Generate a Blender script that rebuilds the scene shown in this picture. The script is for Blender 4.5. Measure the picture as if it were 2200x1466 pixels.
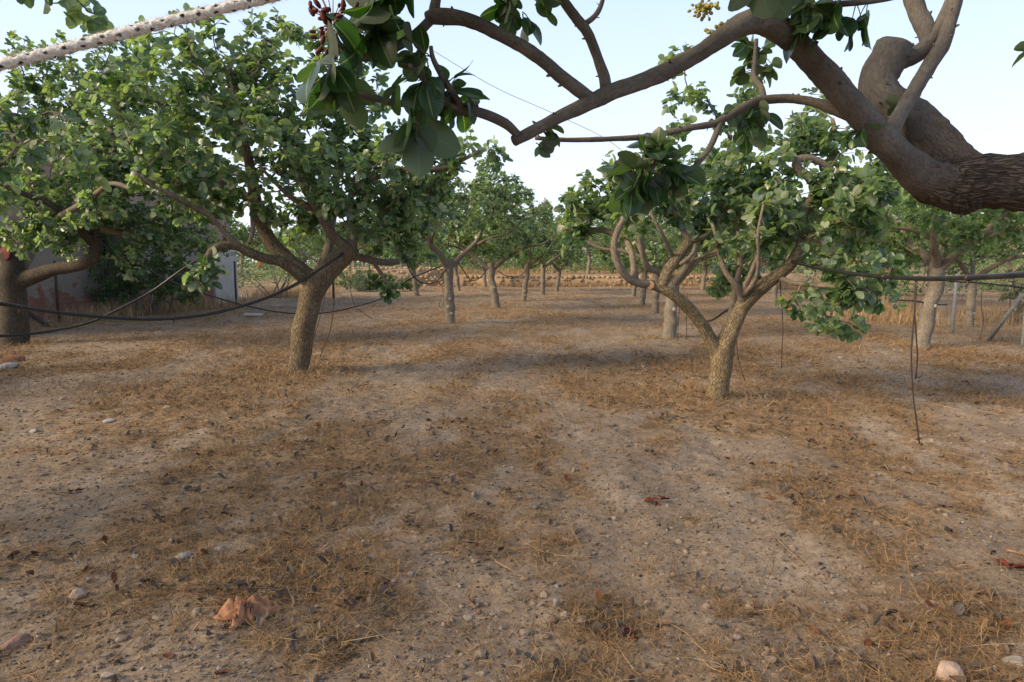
import bpy, math, random
import numpy as np
from mathutils import Vector

for o in list(bpy.data.objects):
    bpy.data.objects.remove(o)
SC = bpy.context.scene
COL = SC.collection
RNG = np.random.default_rng(7)
random.seed(7)

# ------------------------------------------------------------------ camera, sky, sun, exposure
F = 1450.0                      # focal length in photo pixels (2200 wide)
HC = 1.2
PITCH = math.atan(168.0 / F)
cam_d = bpy.data.cameras.new('camera')
cam = bpy.data.objects.new('camera', cam_d)
COL.objects.link(cam)
cam.location = (0, 0, HC)
cam.rotation_euler = (math.pi / 2 - PITCH, 0, 0)
cam_d.sensor_width = 36.0
cam_d.lens = 36.0 * F / 2200.0
cam_d.clip_start = 0.05
cam_d.clip_end = 5000
SC.camera = cam

SUN_EL, SUN_AZ = math.radians(30), math.atan2(-0.94, -0.36)
world = bpy.data.worlds.new('World')
SC.world = world
world.use_nodes = True
wn = world.node_tree
bg = wn.nodes['Background']
sky = wn.nodes.new('ShaderNodeTexSky')
sky.sky_type = 'NISHITA'
sky.sun_disc = False
sky.sun_elevation = SUN_EL
sky.sun_rotation = SUN_AZ
sky.altitude = 0
sky.air_density = 1.0
sky.dust_density = 2.0
sky.ozone_density = 1.0
# hazy summer air: a pale veil, whiter towards the horizon, over the clear-sky model
wtc = wn.nodes.new('ShaderNodeTexCoord')
wsep = wn.nodes.new('ShaderNodeSeparateXYZ')
wn.links.new(wtc.outputs['Generated'], wsep.inputs[0])
wr = wn.nodes.new('ShaderNodeValToRGB')
for e_, (p_, c_) in zip([wr.color_ramp.elements[0], wr.color_ramp.elements[1], wr.color_ramp.elements.new(0.3)], [(0.0, (6.7, 7.1, 7.7)), (0.9, (2.7, 3.5, 5.6)), (0.34, (4.45, 5.5, 7.5))]):
    e_.position = p_; e_.color = (*c_, 1)
wn.links.new(wsep.outputs[2], wr.inputs[0])
wm = wn.nodes.new('ShaderNodeMix'); wm.data_type = 'RGBA'
wm.inputs[0].default_value = 0.82
wn.links.new(sky.outputs[0], wm.inputs[6]); wn.links.new(wr.outputs[0], wm.inputs[7])
wn.links.new(wm.outputs[2], bg.inputs['Color'])
bg.inputs['Strength'].default_value = 0.086
sun_d = bpy.data.lights.new('sun', 'SUN')
sun = bpy.data.objects.new('sun', sun_d)
COL.objects.link(sun)
sun_d.energy = 2.7
sun_d.angle = math.radians(24.0)
sun_d.color = (1.0, 0.78, 0.50)
sdir = Vector((math.sin(SUN_AZ) * math.cos(SUN_EL), math.cos(SUN_AZ) * math.cos(SUN_EL), math.sin(SUN_EL)))
sun.rotation_euler = (-sdir).to_track_quat('-Z', 'Y').to_euler()
sun.location = (-30, -12, 20)
SC.view_settings.view_transform = 'Standard'
SC.view_settings.look = 'None'
SC.view_settings.exposure = 1.13
SC.view_settings.gamma = 1.0
SC.cycles.max_bounces = 6
SC.cycles.transparent_max_bounces = 6

# ------------------------------------------------------------------ helpers
CP, SP = math.cos(PITCH), math.sin(PITCH)


def ray(px, py):
    r = (px - 1100.0) / F
    u = -(py - 733.0) / F
    return np.array([r, CP + u * SP, -SP + u * CP])


def at(px, py, Y):
    """photo pixel at world depth Y -> point"""
    d = ray(px, py)
    return np.array([0, 0, HC]) + d * (Y / d[1])


def gnd(px, py, z=0.0):
    d = ray(px, py)
    return np.array([0, 0, HC]) + d * ((z - HC) / d[2])


def nrm(v):
    v = np.asarray(v, float)
    return v / np.maximum(np.linalg.norm(v, axis=-1, keepdims=True), 1e-9)


def _hash(ix, iy, seed):
    h = (ix.astype(np.int64) * 374761393 + iy.astype(np.int64) * 668265263 + seed * 1442695041) & 0x7fffffff
    h = ((h ^ (h >> 13)) * 1274126177) & 0x7fffffff
    return ((h ^ (h >> 16)) & 0xffff) / 65535.0


def vnoise(x, y, seed=0):
    x = np.asarray(x, float); y = np.asarray(y, float)
    ix = np.floor(x); iy = np.floor(y)
    fx = x - ix; fy = y - iy
    fx = fx * fx * (3 - 2 * fx); fy = fy * fy * (3 - 2 * fy)
    a = _hash(ix, iy, seed); b = _hash(ix + 1, iy, seed)
    c = _hash(ix, iy + 1, seed); d = _hash(ix + 1, iy + 1, seed)
    return (a * (1 - fx) + b * fx) * (1 - fy) + (c * (1 - fx) + d * fx) * fy


def fbm(x, y, seed=0, oct=4):
    s = 0; a = 0.5; t = 0
    for k in range(oct):
        s = s + a * vnoise(x * 2 ** k, y * 2 ** k, seed + k * 17); t += a; a *= 0.5
    return s / t


def sstep(a, b, x):
    t = np.clip((x - a) / (b - a), 0, 1)
    return t * t * (3 - 2 * t)


def tag(o, label=None, cat=None, group=None, kind=None):
    if label: o['label'] = label
    if cat: o['category'] = cat
    if group: o['group'] = group
    if kind: o['kind'] = kind
    return o


def empty(name, loc):
    o = bpy.data.objects.new(name, None)
    o.empty_display_size = 0.1
    COL.objects.link(o)
    o.location = [float(v) for v in loc]
    return o


def link(name, me, mat, parent=None):
    o = bpy.data.objects.new(name, me)
    COL.objects.link(o)
    if mat is not None:
        me.materials.append(mat)
    if parent is not None:
        o.parent = parent
    return o


def mesh_np(name, V, faces, attrs=None, smooth=True):
    """V (n,3); faces: list of (m,k) int arrays (k = 3 or 4)"""
    me = bpy.data.meshes.new(name)
    V = np.ascontiguousarray(V, dtype=np.float32)
    faces = [np.asarray(f, dtype=np.int32) for f in faces if len(f)]
    me.vertices.add(len(V))
    me.vertices.foreach_set('co', V.ravel())
    idx = np.concatenate([f.ravel() for f in faces])
    cnt = np.concatenate([np.full(len(f), f.shape[1], np.int32) for f in faces])
    st = np.concatenate([[0], np.cumsum(cnt)[:-1]]).astype(np.int32)
    me.loops.add(len(idx))
    me.loops.foreach_set('vertex_index', idx)
    me.polygons.add(len(cnt))
    me.polygons.foreach_set('loop_start', st)
    me.polygons.foreach_set('use_smooth', np.full(len(cnt), smooth, dtype=bool))
    for nm, arr in (attrs or {}).items():
        arr = np.ascontiguousarray(arr, dtype=np.float32)
        if arr.ndim == 1:
            a = me.attributes.new(nm, 'FLOAT', 'POINT'); a.data.foreach_set('value', arr)
        else:
            a = me.attributes.new(nm, 'FLOAT_VECTOR', 'POINT'); a.data.foreach_set('vector', arr.ravel())
    me.update(calc_edges=True)
    return me


def join_mesh(name, a, b, mat_a, mat_b):
    """two meshes -> one, with two material slots"""
    def grab(me):
        co = np.empty(len(me.vertices) * 3, np.float32); me.vertices.foreach_get('co', co)
        li = np.empty(len(me.loops), np.int32); me.loops.foreach_get('vertex_index', li)
        st = np.empty(len(me.polygons), np.int32); me.polygons.foreach_get('loop_start', st)
        at_ = {}
        for k in ('bk', 'luv'):
            if k in me.attributes:
                v = np.empty(len(me.vertices) * 3, np.float32); me.attributes[k].data.foreach_get('vector', v); at_[k] = v.reshape(-1, 3)
        return co.reshape(-1, 3), li, st, at_
    ca, la, sa, aa = grab(a); cb, lb, sb, ab = grab(b)
    me = bpy.data.meshes.new(name)
    co = np.vstack([ca, cb]); me.vertices.add(len(co)); me.vertices.foreach_set('co', co.ravel())
    li = np.concatenate([la, lb + len(ca)]); me.loops.add(len(li)); me.loops.foreach_set('vertex_index', li)
    st = np.concatenate([sa, sb + len(la)]); me.polygons.add(len(st)); me.polygons.foreach_set('loop_start', st)
    me.polygons.foreach_set('use_smooth', np.ones(len(st), dtype=bool))
    me.polygons.foreach_set('material_index', np.concatenate([np.zeros(len(sa), np.int32), np.ones(len(sb), np.int32)]))
    for k in ('bk', 'luv'):
        v = np.vstack([aa.get(k, np.zeros_like(ca)), ab.get(k, np.zeros_like(cb))]).astype(np.float32)
        me.attributes.new(k, 'FLOAT_VECTOR', 'POINT').data.foreach_set('vector', v.ravel())
    me.update(calc_edges=True)
    me.materials.append(mat_a); me.materials.append(mat_b)
    bpy.data.meshes.remove(a); bpy.data.meshes.remove(b)
    return me


class MB:
    """collects pieces into one mesh"""
    def __init__(s):
        s.V = []; s.Q = []; s.T = []; s.A = []; s.n = 0

    def add(s, V, Q=None, T=None, A=None):
        V = np.asarray(V, float)
        s.V.append(V)
        if Q is not None and len(Q): s.Q.append(np.asarray(Q) + s.n)
        if T is not None and len(T): s.T.append(np.asarray(T) + s.n)
        s.A.append(np.zeros((len(V), 3)) if A is None else np.asarray(A, float))
        s.n += len(V)

    def mesh(s, name, smooth=True, attr='bk', off=None):
        V = np.concatenate(s.V)
        if off is not None: V = V - np.asarray(off)
        fs = []
        if s.Q: fs.append(np.concatenate(s.Q))
        if s.T: fs.append(np.concatenate(s.T))
        return mesh_np(name, V, fs, {attr: np.concatenate(s.A)}, smooth)

    def box(s, c, size, rz=0.0, tilt=None):
        x, y, z = np.array(size) / 2.0
        P = np.array([[-x, -y, -z], [x, -y, -z], [x, y, -z], [-x, y, -z], [-x, -y, z], [x, -y, z], [x, y, z], [-x, y, z]])
        if tilt is not None: P = P @ np.asarray(tilt).T
        cz, sz = math.cos(rz), math.sin(rz)
        R = np.array([[cz, -sz, 0], [sz, cz, 0], [0, 0, 1]])
        P = P @ R.T + np.array(c)
        s.add(P, [[0, 3, 2, 1], [4, 5, 6, 7], [0, 1, 5, 4], [1, 2, 6, 5], [2, 3, 7, 6], [3, 0, 4, 7]], A=P - np.array(c))


def catmull(P, R, step):
    P = np.asarray(P, float); R = np.asarray(R, float)
    if len(P) < 3:
        n = max(2, int(np.linalg.norm(P[-1] - P[0]) / step) + 1)
        t = np.linspace(0, 1, n)[:, None]
        return P[0] * (1 - t) + P[-1] * t, np.interp(t[:, 0], [0, 1], [R[0], R[-1]])
    E = np.vstack([2 * P[0] - P[1], P, 2 * P[-1] - P[-2]])
    out = []; rr = []
    for i in range(len(P) - 1):
        p0, p1, p2, p3 = E[i], E[i + 1], E[i + 2], E[i + 3]
        n = max(2, int(np.linalg.norm(p2 - p1) / step) + 1)
        t = np.linspace(0, 1, n, endpoint=False)[:, None]
        out.append(0.5 * ((2 * p1) + (-p0 + p2) * t + (2 * p0 - 5 * p1 + 4 * p2 - p3) * t * t + (-p0 + 3 * p1 - 3 * p2 + p3) * t ** 3))
        rr.append(R[i] * (1 - t[:, 0]) + R[i + 1] * t[:, 0])
    out.append(P[-1:]); rr.append(R[-1:])
    return np.vstack(out), np.concatenate(rr)


def tube(mb, P, R, sides=8, bump=0.0, seed=0, bscale=6.0, cap=True, capr=0.0):
    """one tube swept along P with radii R; attr = seamless cylinder coordinates"""
    P = np.asarray(P, float); R = np.asarray(R, float)
    n = len(P)
    T = np.gradient(P, axis=0); T = nrm(T)
    ref = np.array([0, 0, 1.0]) if abs(T[0][2]) < 0.8 else np.array([1.0, 0, 0])
    U = np.zeros_like(P)
    u = nrm(np.cross(T[0], ref))
    for i in range(n):
        u = nrm(u - T[i] * np.dot(u, T[i])); U[i] = u
    W = np.cross(T, U)
    a = np.arange(sides) / sides * 2 * np.pi
    ca, sa = np.cos(a), np.sin(a)
    L = np.concatenate([[0], np.cumsum(np.linalg.norm(np.diff(P, axis=0), axis=1))])
    RR = R[:, None] * np.ones((1, sides))
    if bump:
        q = vnoise(L[:, None] * bscale + ca[None] * 1.7 + 50, sa[None] * 1.7 + seed * 3.1 + 50 + 0 * L[:, None], seed)
        q2 = vnoise(L[:, None] * bscale * 3.3 + ca[None] * 3, sa[None] * 3 + seed + 9 + 0 * L[:, None], seed + 5)
        RR = RR * (1 + bump * (q - 0.5) * 2 + bump * 0.6 * (q2 - 0.5) * 2)
    V = P[:, None] + RR[..., None] * (ca[None, :, None] * U[:, None] + sa[None, :, None] * W[:, None])
    A = np.stack([R[:, None] * ca[None], R[:, None] * sa[None], L[:, None] + 0 * a[None]], -1)
    i = np.arange(n - 1)[:, None]; j = np.arange(sides)[None]
    Q = np.stack([i * sides + j, i * sides + (j + 1) % sides, (i + 1) * sides + (j + 1) % sides, (i + 1) * sides + j], -1).reshape(-1, 4)
    V = V.reshape(-1, 3); A = A.reshape(-1, 3)
    Tt = []
    if cap:
        V = np.vstack([V, P[0], P[-1] + T[-1] * capr]); A = np.vstack([A, [0, 0, 0], [0, 0, L[-1]]])
        b = n * sides
        jj = np.arange(sides)
        Tt = np.vstack([np.stack([np.full(sides, b), (jj + 1) % sides, jj], -1),
                        np.stack([np.full(sides, b + 1), (n - 1) * sides + jj, (n - 1) * sides + (jj + 1) % sides], -1)])
    mb.add(V, Q, Tt, A)


# ---- leaves ------------------------------------------------------
def leaf_template(rows, cols):
    v = np.linspace(0, 1, rows)
    v = 0.5 - 0.5 * np.cos(np.pi * v) if rows > 4 else np.array([0, .25, .78, 1.0]) if rows == 4 else np.array([0, .55, 1.0])
    w = np.sin(np.pi * v ** 1.12) ** 0.58
    w[0] = 0.04; w[-1] = 0.16
    u = np.linspace(-1, 1, cols)
    q = []
    for i in range(rows - 1):
        for j in range(cols - 1):
            q.append([i * cols + j, i * cols + j + 1, (i + 1) * cols + j + 1, (i + 1) * cols + j])
    return v, w, u, np.array(q)


def leaf_mesh(name, P, D, N, L, W, rnd, fold=0.25, curl=0.2, rows=5, cols=3, wavy=0.0, off=None):
    v, w, u, q = leaf_template(rows, cols)
    n = len(P)
    S = np.cross(D, N)
    fold = fold * np.ones(n); curl = curl * np.ones(n)
    along = L[:, None] * v[None]                                  # n,rows
    half = 0.5 * W[:, None] * w[None]
    lat = half[:, :, None] * u[None, None]                        # n,rows,cols
    up = np.abs(lat) * fold[:, None, None] - (curl[:, None] * L[:, None] * v[None] ** 2)[:, :, None]
    if wavy:
        ph = RNG.uniform(0, 6.28, n)
        up = up + wavy * L[:, None, None] * np.sin(v[None, :, None] * 7 + ph[:, None, None] + u[None, None] * 1.3) * np.abs(u)[None, None]
    V = P[:, None, None] + along[:, :, None, None] * D[:, None, None] + lat[..., None] * S[:, None, None] + up[..., None] * N[:, None, None]
    V = V.reshape(-1, 3)
    if off is not None: V = V - np.asarray(off)
    K = rows * cols
    Q = (q[None] + (np.arange(n) * K)[:, None, None]).reshape(-1, 4)
    uv = np.zeros((n, rows, cols, 3))
    uv[..., 0] = u[None, None]; uv[..., 1] = v[None, :, None]; uv[..., 2] = rnd[:, None, None]
    return mesh_np(name, V, [Q], {'luv': uv.reshape(-1, 3)}, True)


def perp(d):
    r = RNG.normal(size=d.shape)
    return nrm(r - d * np.sum(r * d, -1, keepdims=True))


def compound_leaves(pos, dirs, per=6, L=0.075, spread=(35, 85), droop=0.35, back=0.12, upb=0.9, tri=3):
    """arrays of leaflets of three-part leaves round twig ends"""
    n = len(pos)
    k = np.maximum(2, RNG.poisson(per, n))
    ci = np.repeat(np.arange(n), k)
    m = len(ci)
    d = dirs[ci]
    p0 = pos[ci] - d * (RNG.uniform(0, 1, m)[:, None] ** 1.3) * back
    a = np.radians(RNG.uniform(*spread, m))[:, None]
    pd = d * np.cos(a) + perp(d) * np.sin(a)
    pd[:, 2] -= droop * RNG.uniform(0.0, 1.6, m)
    pd = nrm(pd)
    pl = RNG.uniform(0.35, 0.8, m) * L
    up = np.zeros((m, 3)); up[:, 2] = upb
    nn = up + RNG.normal(scale=0.55, size=(m, 3)) + d * 0.25
    nn = nrm(nn - pd * np.sum(nn * pd, -1, keepdims=True))
    side = np.cross(pd, nn)
    Ps, Ds, Ns, Ls = [], [], [], []
    opts = [(0, 1.0, 1.0)] if tri == 1 else [(0, 1.0, 1.0), (1, 0.8, 0.85), (-1, 0.8, 0.85)]
    for s, fr, sc in opts:
        ang = np.radians(RNG.uniform(45, 75, m))[:, None] * s
        dd = pd * np.cos(ang) + side * np.sin(ang)
        dd[:, 2] -= RNG.uniform(-0.05, 0.35, m)
        dd = nrm(dd)
        n2 = nn + RNG.normal(scale=0.28, size=(m, 3))
        n2 = nrm(n2 - dd * np.sum(n2 * dd, -1, keepdims=True))
        Ps.append(p0 + pd * (pl * fr)[:, None]); Ds.append(dd); Ns.append(n2)
        Ls.append(L * sc * RNG.uniform(0.6, 1.22, m))
    keep = RNG.uniform(size=m * len(opts)) > 0.06
    cr = RNG.uniform(size=n)[ci]
    rn = np.clip(np.tile(cr, len(opts)) * 0.55 + RNG.uniform(size=m * len(opts)) * 0.45, 0, 1)
    pet = (p0, p0 + pd * (pl * 1.02)[:, None])
    return [np.concatenate(x)[keep] for x in (Ps, Ds, Ns)] + [np.concatenate(Ls)[keep], rn[keep], pet]


# ---- growing twigs from limbs to leaf clusters --------------------
def grow(nodes, targets, seg=0.10):
    """nodes: (pos, tangent) of limbs; targets: cluster points.  Returns twig chains (P,R) and tip dirs."""
    NP = [np.array(p) for p in nodes[0]]; ND = [np.array(p) for p in nodes[1]]
    n0 = len(NP)
    par = [-1] * n0
    A = np.zeros((n0 + len(targets) * 40 + 10, 3)); A[:n0] = NP
    cnt = n0
    d0 = np.min(np.linalg.norm(targets[:, None] - A[None, :n0], axis=2), axis=1)
    order = np.argsort(d0)
    chains = []; tip = np.zeros_like(targets)
    for ti in order:
        t = targets[ti]
        dv = t - A[:cnt]
        dist = np.linalg.norm(dv, axis=1)
        cost = dist + np.where(dv[:, 2] < -0.05, 0.25 * -dv[:, 2], 0)
        j = int(np.argmin(cost))
        p = A[j]; L = dist[j]
        if L < 0.02: L = 0.02
        dj = ND[j]
        side = nrm(t - p)
        m = max(2, min(36, int(L / seg) + 1))
        b = p + (0.45 * dj + 0.55 * side + np.array([0, 0, 0.12])) * L * 0.45 + RNG.normal(scale=0.05 * L, size=3)
        c = t - (side * 0.6 + np.array([0, 0, 0.35]) + RNG.normal(scale=0.3, size=3)) * L * 0.25
        s = np.linspace(0, 1, m + 1)[:, None]
        pts = (1 - s) ** 3 * p + 3 * (1 - s) ** 2 * s * b + 3 * (1 - s) * s * s * c + s ** 3 * t
        pts[1:-1] += RNG.normal(scale=0.006, size=(m - 1, 3))
        ids = [j]
        T = nrm(np.gradient(pts, axis=0))
        for q in range(1, m + 1):
            A[cnt] = pts[q]; ND.append(T[q]); par.append(ids[-1]); ids.append(cnt); cnt += 1
        chains.append(ids); tip[ti] = T[-1]
    load = np.zeros(cnt)
    for ids in chains: load[ids[-1]] += 1
    for i in range(cnt - 1, n0 - 1, -1):
        if par[i] >= 0: load[par[i]] += load[i]
    out = []
    for ids in chains:
        P = A[ids]
        R = 0.0029 * np.maximum(load[ids], 1) ** 0.42
        R[0] = R[1] * 1.15
        out.append((P, R))
    return out, tip


# ------------------------------------------------------------------ materials
def new_mat(name):
    m = bpy.data.materials.new(name)
    m.use_nodes = True
    nt = m.node_tree
    b = nt.nodes['Principled BSDF']
    return m, nt, b


def nd(nt, typ, **kw):
    n = nt.nodes.new(typ)
    for k, v in kw.items():
        if k == 'ins':
            for a, b in v.items(): n.inputs[a].default_value = b
        else:
            setattr(n, k, v)
    return n


def ramp(nt, fac, stops):
    r = nt.nodes.new('ShaderNodeValToRGB')
    el = r.color_ramp.elements
    while len(el) < len(stops): el.new(0.5)
    for e, (p, c) in zip(el, stops):
        e.position = p; e.color = (*c, 1)
    nt.links.new(fac, r.inputs[0])
    return r.outputs[0]


def mixc(nt, fac, a, b, mode='MIX'):
    m = nt.nodes.new('ShaderNodeMix'); m.data_type = 'RGBA'; m.blend_type = mode
    for s, v in ((0, fac), (6, a), (7, b)):
        if hasattr(v, 'links'): nt.links.new(v, m.inputs[s])
        elif isinstance(v, (tuple, list)): m.inputs[s].default_value = (*v, 1)
        else: m.inputs[s].default_value = v
    return m.outputs[2]


def math_n(nt, op, a, b=None, c=None, clamp=False):
    m = nt.nodes.new('ShaderNodeMath'); m.operation = op; m.use_clamp = clamp
    for i, v in enumerate((a, b, c)):
        if v is None: continue
        if hasattr(v, 'links'): nt.links.new(v, m.inputs[i])
        else: m.inputs[i].default_value = v
    return m.outputs[0]


def noise(nt, vec, scale, detail=4, rough=0.6, out=0):
    n = nd(nt, 'ShaderNodeTexNoise', ins={'Scale': scale, 'Detail': detail, 'Roughness': rough})
    if vec is not None: nt.links.new(vec, n.inputs['Vector'])
    return n.outputs[out]


def bump(nt, b, height, strength, dist, prev=None):
    n = nd(nt, 'ShaderNodeBump', ins={'Strength': strength, 'Distance': dist})
    nt.links.new(height, n.inputs['Height'])
    if prev is not None: nt.links.new(prev, n.inputs['Normal'])
    nt.links.new(n.outputs[0], b.inputs['Normal'])
    return n.outputs[0]


def attr(nt, name):
    return nd(nt, 'ShaderNodeAttribute', attribute_name=name)


def leaf_material(name, dark, light, under, trans, spec=0.35, rough=0.42, vein=1.0, spots=0.0):
    m, nt, b = new_mat(name)
    at_ = attr(nt, 'luv')
    sp = nd(nt, 'ShaderNodeSeparateXYZ'); nt.links.new(at_.outputs['Vector'], sp.inputs[0])
    u, v, r = sp.outputs
    base = ramp(nt, r, [(0.0, dark), (0.7, tuple((np.array(dark) + np.array(light)) / 2)), (0.93, light), (0.965, (0.16, 0.155, 0.045)), (0.985, (0.20, 0.085, 0.03))])
    au = math_n(nt, 'ABSOLUTE', u)
    rib = math_n(nt, 'SUBTRACT', 1.0, math_n(nt, 'MULTIPLY', au, 11.0), clamp=True)
    ph = math_n(nt, 'SUBTRACT', math_n(nt, 'MULTIPLY', v, 70.0), math_n(nt, 'MULTIPLY', au, 14.0))
    vn = math_n(nt, 'POWER', math_n(nt, 'ABSOLUTE', math_n(nt, 'SINE', math_n(nt, 'MULTIPLY', ph, 0.5))), 14.0)
    mk = math_n(nt, 'ADD', math_n(nt, 'MULTIPLY', rib, 0.75 * vein), math_n(nt, 'MULTIPLY', vn, 0.10 * vein), clamp=True)
    base = mixc(nt, mk, base, (0.19, 0.22, 0.08))
    if spots:
        tc = nd(nt, 'ShaderNodeTexCoord')
        s = ramp(nt, noise(nt, tc.outputs['Object'], 30, 3), [(0.60, (0, 0, 0)), (0.72, (1, 1, 1))])
        base = mixc(nt, math_n(nt, 'MULTIPLY', s, spots), base, (0.16, 0.12, 0.05))
    g = nd(nt, 'ShaderNodeNewGeometry')
    und = mixc(nt, mk, mixc(nt, r, under, tuple(np.array(under) * 1.25)), tuple(np.array(under) * 1.5))
    col = mixc(nt, g.outputs['Backfacing'], base, und)
    nt.links.new(col, b.inputs['Base Color'])
    nt.links.new(math_n(nt, 'MULTIPLY_ADD', g.outputs['Backfacing'], 0.25, rough), b.inputs['Roughness'])
    b.inputs['Specular IOR Level'].default_value = spec
    t = nd(nt, 'ShaderNodeBsdfTranslucent')
    nt.links.new(mixc(nt, 1.0, col, trans, 'MULTIPLY'), t.inputs['Color'])
    mx = nd(nt, 'ShaderNodeAddShader')
    nt.links.new(b.outputs[0], mx.inputs[0]); nt.links.new(t.outputs[0], mx.inputs[1])
    nt.links.new(mx.outputs[0], nt.nodes['Material Output'].inputs['Surface'])
    return m


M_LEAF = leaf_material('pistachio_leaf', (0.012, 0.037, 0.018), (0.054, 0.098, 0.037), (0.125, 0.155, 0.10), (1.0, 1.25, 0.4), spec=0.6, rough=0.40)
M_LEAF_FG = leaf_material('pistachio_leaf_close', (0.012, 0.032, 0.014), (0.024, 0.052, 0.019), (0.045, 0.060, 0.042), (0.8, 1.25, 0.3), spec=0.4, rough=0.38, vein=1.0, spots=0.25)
M_LEAF_FAR = leaf_material('pistachio_leaf_distant', (0.024, 0.055, 0.018), (0.062, 0.105, 0.034), (0.09, 0.125, 0.065), (1.2, 1.4, 0.5), vein=0.3)
M_BUSH = leaf_material('dark_bush_leaf', (0.012, 0.034, 0.010), (0.035, 0.070, 0.018), (0.05, 0.075, 0.03), (1.3, 1.6, 0.5))
M_OLIVE = leaf_material('grey_green_leaf', (0.06, 0.075, 0.045), (0.11, 0.13, 0.075), (0.15, 0.16, 0.12), (1.2, 1.3, 0.7))


def bark_material(name, c1, c2, c3, crack=1.0, scale=1.0, fade=None, stretch=.30, mott=1.0):
    m, nt, b = new_mat(name)
    a = attr(nt, 'bk')
    mp = nd(nt, 'ShaderNodeMapping'); mp.inputs['Scale'].default_value = (scale, scale, scale * stretch)
    nt.links.new(a.outputs['Vector'], mp.inputs[0])
    vor = nd(nt, 'ShaderNodeTexVoronoi', feature='DISTANCE_TO_EDGE', ins={'Scale': 62.0})
    wn_ = nd(nt, 'ShaderNodeTexNoise', ins={'Scale': 40.0, 'Detail': 3})
    nt.links.new(mp.outputs[0], wn_.inputs['Vector'])
    ad = nd(nt, 'ShaderNodeVectorMath', operation='MULTIPLY_ADD')
    nt.links.new(wn_.outputs['Color'], ad.inputs[0]); ad.inputs[1].default_value = (0.035, 0.035, 0.035)
    nt.links.new(mp.outputs[0], ad.inputs[2])
    nt.links.new(ad.outputs[0], vor.inputs['Vector'])
    tc = nd(nt, 'ShaderNodeTexCoord')
    n1 = noise(nt, tc.outputs['Object'], 9, 8, 0.72)
    n2 = noise(nt, mp.outputs[0], 120, 4, 0.7)
    col = ramp(nt, n1, [(0.3, c1), (0.55, c2), (0.75, c3)])
    col = mixc(nt, ramp(nt, n2, [(.42, (0, 0, 0)), (.62, (.8 * mott,) * 3)]), col, tuple(np.array(c1) * 0.5))
    cr = ramp(nt, vor.outputs['Distance'], [(0.0, (0, 0, 0)), (0.16, (1, 1, 1))])
    ck = 0.72 * crack
    if fade:
        zz = nd(nt, 'ShaderNodeSeparateXYZ'); nt.links.new(a.outputs['Vector'], zz.inputs[0])
        fz = math_n(nt, 'ADD', zz.outputs[2], math_n(nt, 'MULTIPLY', math_n(nt, 'SUBTRACT', n1, 0.5), 0.25))
        fd = ramp(nt, fz, [(fade * .4, (1, 1, 1)), (fade, (0, 0, 0))])
        col = mixc(nt, math_n(nt, 'MULTIPLY', fd, 0.75), col, (0.115, 0.088, 0.07))
        ck = math_n(nt, 'MULTIPLY_ADD', fd, 0.5, 0.72 * crack)
    col = mixc(nt, math_n(nt, 'MULTIPLY', math_n(nt, 'SUBTRACT', 1.0, cr), ck), col, tuple(np.array(c1) * 0.28))
    nt.links.new(col, b.inputs['Base Color'])
    b.inputs['Roughness'].default_value = 0.9
    b.inputs['Specular IOR Level'].default_value = 0.15
    p = bump(nt, b, cr, 0.75 * crack, 0.006)
    bump(nt, b, n2, 0.5 * mott, 0.004, p)
    return m


M_BARK = bark_material('fissured_bark', (0.16, 0.125, 0.085), (0.26, 0.205, 0.135), (0.34, 0.27, 0.17), 1.0)
M_BARK_SHADED = bark_material('shaded_grey_bark', (0.085, 0.072, 0.058), (0.135, 0.112, 0.09), (0.19, 0.16, 0.125), 0.9)  # left-edge tree's bark, with the shade it stands in put into the colour
M_BARK_TAN = bark_material('tan_fissured_bark', (0.22, 0.17, 0.105), (0.34, 0.265, 0.165), (0.43, 0.34, 0.215), 1.0)
M_BARK_FG = bark_material('dark_rough_bark', (0.085, 0.066, 0.052), (0.145, 0.112, 0.088), (0.21, 0.165, 0.128), 1.1, 1.7, stretch=.14)
M_LIMB_FG = bark_material('smooth_grey_bark', (0.09, 0.08, 0.072), (0.155, 0.14, 0.124), (0.235, 0.21, 0.185), 0.16, 2.2, mott=.55)
M_LIMB_FG0 = bark_material('grey_bark_with_rough_base', (0.09, 0.08, 0.071), (0.15, 0.134, 0.117), (0.225, 0.20, 0.174), 0.18, 1.9, fade=.30, mott=.55)
M_LIMB = bark_material('young_grey_bark', (0.17, 0.14, 0.11), (0.25, 0.205, 0.16), (0.33, 0.27, 0.20), 0.35)
M_BARK_FAR = bark_material('pale_trunk_bark', (0.20, 0.17, 0.14), (0.30, 0.26, 0.21), (0.38, 0.33, 0.27), 0.5)


def simple_mat(name, col, rough=0.8, nscale=20, var=0.35, spec=0.3, bmp=0.0, bdist=0.002):
    m, nt, b = new_mat(name)
    tc = nd(nt, 'ShaderNodeTexCoord')
    n = noise(nt, tc.outputs['Object'], nscale, 5, 0.65)
    c = np.array(col)
    nt.links.new(ramp(nt, n, [(0.3, tuple(c * (1 - var))), (0.7, tuple(np.minimum(c * (1 + var), 1)))]), b.inputs['Base Color'])
    b.inputs['Roughness'].default_value = rough
    b.inputs['Specular IOR Level'].default_value = spec
    if bmp: bump(nt, b, n, bmp, bdist)
    return m


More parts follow.
